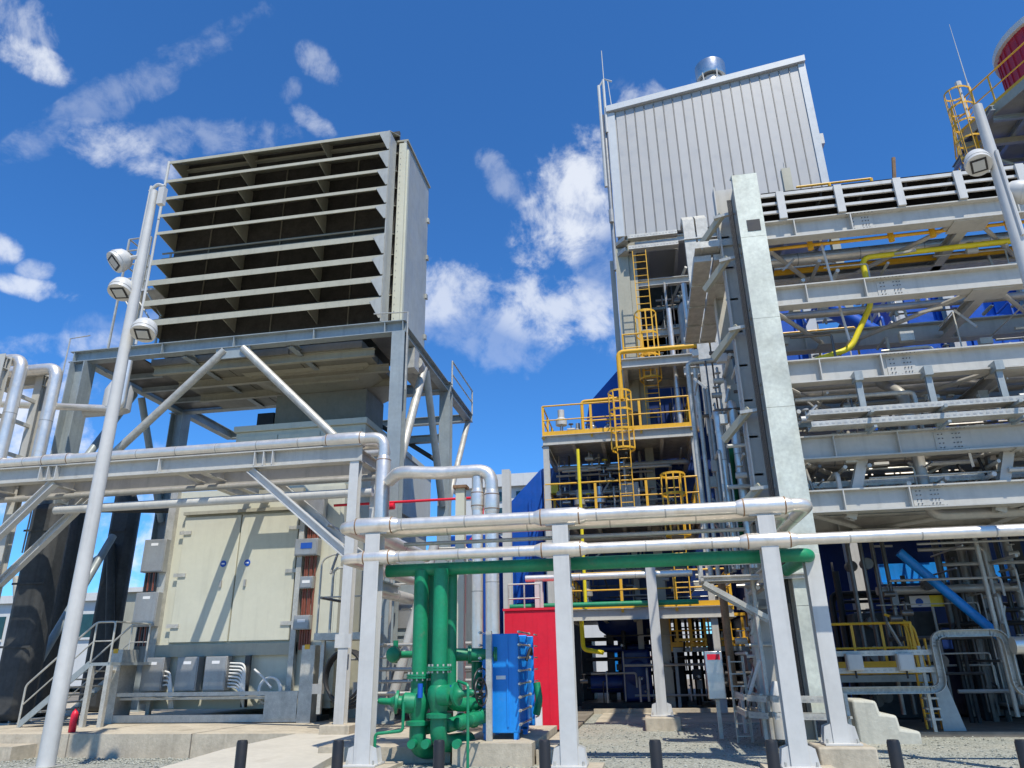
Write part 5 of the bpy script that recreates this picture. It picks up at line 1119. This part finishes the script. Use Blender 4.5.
for i,(px,r,m) in enumerate(((947,.08,'dark_shade_steel'),(958,.09,'dark_shade_steel'),(972,.13,'dull_pipe'),(983,.11,'dark_shade_steel'),(996,.13,'dull_pipe'),(1010,.06,'dark_shade_steel'),(1020,.08,'dull_pipe'))):
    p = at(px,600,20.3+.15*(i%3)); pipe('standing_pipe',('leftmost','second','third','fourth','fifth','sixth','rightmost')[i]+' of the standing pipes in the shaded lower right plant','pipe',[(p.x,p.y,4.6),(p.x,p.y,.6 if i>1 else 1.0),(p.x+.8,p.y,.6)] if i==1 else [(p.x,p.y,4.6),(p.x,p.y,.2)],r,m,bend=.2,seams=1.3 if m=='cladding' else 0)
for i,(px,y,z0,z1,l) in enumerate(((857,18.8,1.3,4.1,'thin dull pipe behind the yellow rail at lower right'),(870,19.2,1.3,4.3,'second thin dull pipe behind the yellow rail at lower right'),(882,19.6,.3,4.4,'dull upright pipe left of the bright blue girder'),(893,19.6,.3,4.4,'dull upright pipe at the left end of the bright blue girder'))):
    p = at(px,600,y); pipe('standing_pipe',l,'pipe',[(p.x,p.y,z1),(p.x,p.y,z0)],.05,'dark_shade_steel',seams=0)
t = thing('shaded_machine','dark machine block low behind the yellow rail at lower right','machine housing',(8,22,.1))
MB().box(5.2,7.2,20.8,22.4,.1,2.6).build('block','dark_paint',t,.05); MB().box(7.6,13,21.2,22.4,.1,1.7).build('block','black_paint',t,.05)
for x in (5.6,6.2,6.8): MB().cyl((x,20.7,1.6),(x,20.79,1.6),.2,14).build('port','dull_pipe',t)
for x in (7.7,9.2): MB().bar((x,20.4,.1),(x,20.4,4.4),.2).build('post','dark_paint',t)
t = thing('hazard_sign','white and yellow sign board in the shade behind the rail','sign',(7.0,20.6,2.9))
MB().box(6.45,6.95,20.35,20.38,2.68,2.95).build('white_half','label_white',t); MB().box(6.951,7.5,20.35,20.38,2.68,2.95).build('yellow_half','gas_yellow',t); MB().cyl((6.7,20.34,2.8),(6.7,20.349,2.8),.09,12).build('symbol','sign_blue',t); MB().bar((7.0,20.42,.1),(7.0,20.42,2.9),.05).build('pole','dull_pipe',t)
t = thing('pipe_cluster','tangle of dark small pipes low behind the right rack','pipework',(8,20.5,.1))
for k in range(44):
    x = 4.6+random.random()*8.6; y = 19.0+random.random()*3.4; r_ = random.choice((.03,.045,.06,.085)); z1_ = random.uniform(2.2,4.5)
    m_ = random.choice(('dark_shade_steel','dark_paint','dark_shade_steel','black_paint'))
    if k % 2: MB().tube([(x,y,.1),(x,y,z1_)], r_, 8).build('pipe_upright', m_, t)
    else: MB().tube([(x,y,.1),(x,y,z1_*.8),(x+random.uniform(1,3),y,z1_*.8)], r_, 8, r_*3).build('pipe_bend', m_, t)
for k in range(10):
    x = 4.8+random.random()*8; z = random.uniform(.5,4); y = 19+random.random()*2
    MB().cyl((x,y-.12,z),(x,y+.12,z),.14,12).build('valve_body', 'dark_shade_steel', t)
# low platform with yellow rail, boxes and trays
t = thing('railed_stand','low grey stand with yellow handrail and yellow kick plate at lower right','platform',(4.4,19,1.1))
MB().box(3.9,6.0,18.6,20.2,1.02,1.16).build('deck','frame_paint',t)
rail(t,[(3.95,18.65,1.16),(5.85,18.65,1.16),(6.0,19.9,1.16)],1.1,'yellow_paint',.75,True,square=True)
MB().box(4.1,5.4,18.55,18.6,1.25,1.45).build('kick_plate','yellow_paint',t)
q = MB()
for dx,dz in ((0,0),(.14,-.05),(.28,-.1)): q.tube([(5.35+dx,18.7,2.45+dz),(5.75+dx*.6,18.7,2.3+dz),(5.9+dx*.4,18.7,1.2)],.03,8,.2)
q.build('hoop','yellow_paint',t)
for x in (4.0,5.9): MB().bar((x,18.7,.1),(x,18.7,1.02),.09).build('leg','frame_paint',t)
ladder('short yellow ladder leaning below the low stand at lower right', 5.72, 18.0, .12, 1.9, mat='yellow_paint', w=.3)
t = thing('step_ladder','grey flat-sided stair stringer beside the short yellow ladder','stairs',(5.95,17.9,.1))
q = MB(); q.add([(5.82,17.8,.1),(6.25,17.8,.1),(5.98,17.8,1.35),(5.80,17.8,1.35),(5.82,17.84,.1),(6.25,17.84,.1),(5.98,17.84,1.35),(5.80,17.84,1.35)],[(0,1,2,3),(7,6,5,4),(0,4,5,1),(1,5,6,2),(2,6,7,3),(3,7,4,0)]); q.build('stringer','frame_paint',t)
for i in range(4): MB().box(5.55,5.83,17.75,17.95,.3+.2*i,.34+.2*i).build('tread','galvanised',t)
for k,(px,l) in enumerate(((854,'left grey junction box on the tray frame at lower right'),(905,'right grey junction box on the tray frame at lower right'))):
    p = at(px,662,17.4); t = thing('junction_box',l,'junction box',(p.x,17.4,p.z-.2),'grey boxes on the tray frame')
    MB().box(p.x-.16,p.x+.16,17.3,17.46,p.z-.17,p.z+.17).build('body','white_paint',t,.01); MB().box(p.x-.14,p.x+.14,17.282,17.299,p.z-.15,p.z+.15).build('lid','white_paint',t,.006)
    MB().cyl((p.x,17.4,p.z-.32),(p.x,17.4,p.z-.17),.02,6).build('gland','rubber',t)
for k,(z,l) in enumerate(((1.62,'top'),(1.28,'middle'),(.90,'bottom'))):
    if k == 2: continue
    tray('cable_tray',l+' galvanised tray on the frame left of the loop tray','' or [(3.75,17.6,z),(5.95,17.6,z)],.3,.10)
t = thing('loop_tray','galvanised cable tray bent into an upright rounded loop at lower right','cable tray',(6.6,17.4,.9))
lp = [(3.6,17.4,.90),(5.85,17.4,.90),(5.85,17.4,1.98),(7.22,17.4,1.98),(7.22,17.4,.82),(9.5,17.4,.82)]
pts = [V(p) for p in lp]; path=[]
for i,p in enumerate(pts):
    if 0<i<len(pts)-1:
        a=(pts[i-1]-p).normalized()*.24; b=(pts[i+1]-p).normalized()*.24
        for j in range(7):
            tt=j/6; path.append((p+a)*(1-tt)**2+p*2*tt*(1-tt)+(p+b)*tt*tt)
    else: path.append(p)
q = MB(); q2 = MB(); o = MB()
for a,b in zip(path,path[1:]):
    e = (b-a).normalized()*.006
    q.bar(a-e,b+e,.012,.13,(0,-1,0)) if False else None
    d=(b-a); u=V((0,-1,0)); nrm=d.normalized().cross(u)
    for off in (-.065,.065):
        q.bar(a-e+nrm*off,b+e+nrm*off,.012,.12,(0,-1,0))
    q2.bar(a-e+V((0,.06,0)),b+e+V((0,.06,0)),.13,.008,(0,-1,0))
    L=d.length; m=max(1,int(L/.1))
    for i in range(m):
        c=a+d*((i+.5)/m)+V((0,.052,0)); o.bar(c-d.normalized()*.025,c+d.normalized()*.025,.05,.008,(0,-1,0))
q.build('side_rail','galvanised',t); q2.build('tray_bottom','galvanised',t); oo=o.build('slots','dull_pipe',t); oo['kind']='stuff'
for x in (3.9,5.6): MB().bar((x,17.62,.1),(x,17.62,1.75),.06).build('leg','galvanised',t)
pipe('capped_pipe','fat silver capped pipe end at the lower right edge','pipe',[(7.25,17.2,1.72),(9.5,17.2,1.72)],.17,'cladding',seams=0)
pipe('bright_conduit','thin galvanised conduit slanting down in front of the loop tray','pipe',[(7.6,18.6,4.2),(7.6,18.6,.3)],.05,'galvanised',seams=0)
pipe('frame_conduit','square bent conduit over the standing pipes at lower right','pipe',[(6.6,19.4,3.95),(8.05,19.4,3.95),(8.05,19.4,.6)],.045,'dull_pipe',bend=.15,seams=0)
# concrete steps
t = thing('concrete_steps','pale cast concrete block of three steps on the gravel','steps',(4.2,16.4,0))
q = MB(); a = [(3.78,-.05),(4.92,-.05),(4.92,.22),(4.58,.26),(4.55,.50),(4.26,.53),(4.22,.76),(3.78,.78)]
q.add([(x,16.3,z) for x,z in a]+[(x,17.4,z) for x,z in a],[tuple(range(8)),tuple(range(15,7,-1))]+[(i,(i+1)%8,8+(i+1)%8,8+i) for i in range(8)]); q.build('step_block','cast_concrete',t,.05)
# small things between the bridge and the rack
t = thing('tray_bracket','galvanised cantilever bracket with struts left of the third bridge post','bracket',(2.0,15.6,3.2))
for y in (15.3,15.8):
    MB().chan((1.1,y,3.05),(3.2,y,3.05),.06,.09).build('arm','galvanised',t); MB().bar((1.15,y,2.98),(2.35,y,2.25),.06,.09).build('strut','galvanised',t)
    MB().bar((1.12,y,3.0),(1.12,y,3.42),.06).build('upright','galvanised',t)
    MB().bar((1.1,y,3.4),(3.2,y,3.4),.05,.07).build('arm','galvanised',t)
MB().bar((1.12,15.3,3.42),(1.12,15.8,3.42),.06).build('tie','galvanised',t); MB().bar((1.12,15.3,3.02),(1.12,15.8,3.02),.06).build('tie','galvanised',t)
MB().box(1.15,3.2,15.34,15.76,3.10,3.12).build('tray_bottom','galvanised',t)
t = thing('steel_cabinet','stainless cabinet with red label hung on posts under the bracket','cabinet',(1.3,17,.9))
MB().box(1.12,1.48,16.9,17.1,.78,1.72).build('body','stainless',t,.015); MB().box(1.17,1.43,16.885,16.899,1.55,1.66).build('red_label','red_paint',t); MB().bar((1.3,17.05,.03),(1.3,17.05,.78),.08).build('post','galvanised',t)
t = tray('cable_ladder','galvanised cable ladder standing upright on the gravel beside the cabinet',[(1.70,16.4,.02),(1.70,16.4,1.62)],.30,.08,rungs=.22,up=(0,1,0))
for k,z in enumerate((.90,.62)):
    tray('cable_tray',('upper','lower')[k]+' galvanised tray bending low behind the third bridge post',[(1.75,16.6,z),(1.8,15.3,z-.02),(2.1,15.0,z-.03),(3.2,15.0,z-.05)],.30,.10)
for k,(x,y) in enumerate(((1.95,15.2),(2.55,15.1),(3.4,15.1))):
    q = MB(); q.chan((x,y,.02),(x,y,.95),.06,.06,.008,(0,1,0)); q.bar((x,y-.2,.56),(x,y+.2,.56),.04); solo('tray_stand', q, 'galvanised', ('left','middle','right')[k]+' short galvanised stand under the low bending trays', 'stand')
for k,(px,y,z0,z1,r,m) in enumerate(((697,17.6,3.2,8.6,.06,'galvanised'),(704,17.5,3.2,8.4,.05,'galvanised'),(722,17.0,3.4,7.1,.10,'cladding'),(738,16.9,3.4,7.25,.10,'cladding'),(712,17.9,3.4,8.0,.05,'dull_pipe'),(690,24.5,8.8,14.5,.10,'cladding'),(672,24.6,8.9,13.6,.08,'cladding'))):
    p = at(px,450 if y<20 else 340,y); nm = ('leftmost galvanised conduit beside the rack column','second galvanised conduit beside the rack column','left fat silver pipe beside the rack column','right fat silver pipe beside the rack column','thin dull pipe behind the fat silver pipes','silver pipe standing behind the covered trays','slim silver pipe left of the covered trays')[k]
    pts_ = [(p.x,y,z0),(p.x,y,z1)]
    if k in (2,3): pts_ = [(p.x,y,z0),(p.x,y,z1),(p.x,y+1.5,z1)]
    if k == 0: pts_ = [(p.x,y,z0),(p.x,y,z1),(p.x+1.0,y,z1+.05)]
    pipe('riser_pipe',nm,'pipe',pts_,r,m,bend=r*2.2,seams=1.2 if m=='cladding' else 0)
pipe('green_riser','dark green fat pipe standing behind the silver pipes at the rack column','pipe',[(2.27,18.6,4.2),(2.27,18.6,6.5),(3.4,18.6,6.6)],.20,'green_paint',bend=.4,seams=0)
t = thing('valve_column','stack of small dull valves and boxes on the rack column side','valve',(2.3,17,1))
for k in range(5):
    z = .9+k*.55; MB().cyl((2.2,17,z),(2.2,16.75,z),.12,12).build('valve_body','dull_pipe',t); MB().box(2.35,2.6,16.9,17.2,z-.1,z+.2).build('box','box_steel',t)
MB().cyl((1.75,18,.9),(1.75,18,3.2),.09,12).build('stem','rust_brown',t); MB().cyl((2.2,17.05,.1),(2.2,17.05,4.0),.08,12).build('stem','dull_pipe',t)
t = thing('column_casing','pale grey box column at the foot of the galvanised cover','column',(2.35,16.2,.1)); MB().box(2.05,2.5,16.0,16.5,.1,2.3).build('shaft','beam_paint',t,.02); MB().lathe((2.3,15.7,.15),(0,0,1),[(0,.14),(.8,.14),(1.0,.05)],16).build('bottle','white_paint',t)
# far corner: red stack head on its platform
t = thing('stack_platform','high platform with yellow railing and lattice underside at the top right corner','platform',(15.6,24,19))
ctr = V((16.7,23.8,0)); rr = 4.3; zz = 19.0
pl = [(ctr.x+rr*math.cos(R(a)),ctr.y+rr*math.sin(R(a))) for a in range(0,360,45)]
MB().slab(pl, zz-.12, zz).build('deck','hood_paint',t)
for k in range(-3,4):
    L_ = (rr**2-(k*1.3)**2)**.5*.92
    MB().ibeam((ctr.x+k*1.3,ctr.y-L_,zz-.24),(ctr.x+k*1.3,ctr.y+L_,zz-.24),.14,.2).build('joist','frame_paint',t); MB().ibeam((ctr.x-L_,ctr.y+k*1.3,zz-.45),(ctr.x+L_,ctr.y+k*1.3,zz-.45),.12,.18).build('joist','frame_paint',t)
for a,b in ((0,4),(1,5),(2,6),(3,7)): MB().bar((pl[a][0],pl[a][1],zz-.46),(pl[b][0],pl[b][1],zz-.46),.16,.22).build('beam','hood_paint',t)
for i in range(8):
    a,b = pl[i],pl[(i+1)%8]; MB().bar((a[0],a[1],zz-.14),(b[0],b[1],zz-.14),.06,.34).build('edge_beam','hood_paint',t)
    MB().bar((a[0],a[1],zz-.5),(ctr.x,ctr.y,zz-3.4),.09).build('strut','hood_paint',t); MB().bar((a[0]*.5+ctr.x*.5,a[1]*.5+ctr.y*.5,zz-2.0),(b[0]*.5+ctr.x*.5,b[1]*.5+ctr.y*.5,zz-2.0),.07).build('strut','hood_paint',t)
rail(t,[(x,y,zz) for x,y in pl+pl[:1]],1.2,'yellow_paint',1.5)
t = thing('exhaust_stack','dark red ribbed stack head with pale rim at the top right corner','stack',(16.95,24.0,19.3))
q = MB().lathe((16.95,24.0,.1),(0,0,1),[(0,1.7),(19.3,1.7)],32); q.build('stack_shaft','dull_pipe',t)
MB().lathe((16.95,24.0,20.1),(0,0,1),[(0,2.1),(2.7,2.1)],40).build('shell','tank_red',t)
for k in range(40):
    w_ = 2*math.pi*k/40; MB().bar((16.95+2.115*math.cos(w_),24.0+2.115*math.sin(w_),20.12),(16.95+2.115*math.cos(w_),24.0+2.115*math.sin(w_),22.75),.05,.05).build('rib','tank_red',t)
MB().lathe((16.95,24.0,22.8),(0,0,1),[(0,2.25),(.25,2.25),(.5,1.5)],40).build('rim','far_white',t)
for k in range(6): MB().box(15.9+k*.7,16.1+k*.7,22.1,22.3,19.0,19.9).build('foot','white_paint',t)
ladder('high yellow caged ladder at the left of the stack platform', 12.75, 23.2, 16.5, 20.4, out=V((-1,0,0)), cage0=17.6)
solo('lightning_rod', MB().lathe((12.75,23.0,19.0),(0,0,1),[(0,.05),(1.6,.045),(1.61,.02),(4.4,.008)],8), 'white_paint', 'thin lightning rod standing at the stack platform corner', 'rod')
solo('camera_pole', MB().lathe((12.45,23.0,19.0),(0,0,1),[(0,.05),(1.5,.05),(1.52,.11),(1.7,.11),(1.72,.03)],8), 'white_paint', 'short pole with small head beside the lightning rod', 'pole')

MT = ('dull_pipe','galvanised','beam_paint','galvanised','dark_shade_steel','white_paint')
clutter('conduit_bundle','small conduits and brackets between the top two beam levels of the right rack','pipework',3.3,10.5,16.0,18.2,9.5,10.5,40,MT,21)
clutter('conduit_bundle','small conduits and brackets between the second and third beam levels of the right rack','pipework',3.3,10.5,16.0,18.2,7.75,8.9,36,MT,22)
clutter('conduit_bundle','small conduits and brackets between the third and fourth beam levels of the right rack','pipework',3.3,10.5,15.7,18.2,5.95,7.0,130,MT,23)
clutter('conduit_bundle','small conduits and brackets between the fourth and lowest beam levels of the right rack','pipework',3.3,10.5,15.7,18.2,4.75,5.4,110,MT,24)
clutter('conduit_bundle','thicket of small conduits brackets and boxes beside the rack column','pipework',1.5,2.65,16.3,17.8,3.4,8.8,60,MT,25)
clutter('conduit_bundle','small conduits and boxes low beside the galvanised cover','pipework',1.7,2.7,15.6,17.5,.1,3.3,45,MT,26)
clutter('conduit_bundle','small conduits on the blue hall behind the upper right rack','pipework',4.6,11.5,21.0,23.6,8.6,12.6,40,('dull_pipe','navy_paint','galvanised','white_paint'),28)
clutter('conduit_bundle','small conduits on the blue hall behind the middle of the right rack','pipework',4.6,11.5,20.5,23.6,4.9,8.4,45,('dull_pipe','dark_shade_steel','galvanised','yellow_paint'),29)
clutter('conduit_bundle','small conduits and valves in the shade low at the right edge','pipework',5.0,10.5,18.2,20.2,.3,4.2,60,('dull_pipe','dark_shade_steel','dark_shade_steel','galvanised'),30)
clutter('conduit_bundle','small conduits inside the open base of the white tower','pipework',1.3,3.6,25.9,28.5,9.6,16.5,40,('dull_pipe','dark_shade_steel','beam_paint'),31)
for k,(z,y) in enumerate(((6.6,17.2),(5.0,16.4))):
    tray('cable_tray',('upper','lower')[k]+' inner cable tray running between the beams of the right rack',[(3.2,y,z),(14,y,z)],.4,.12)
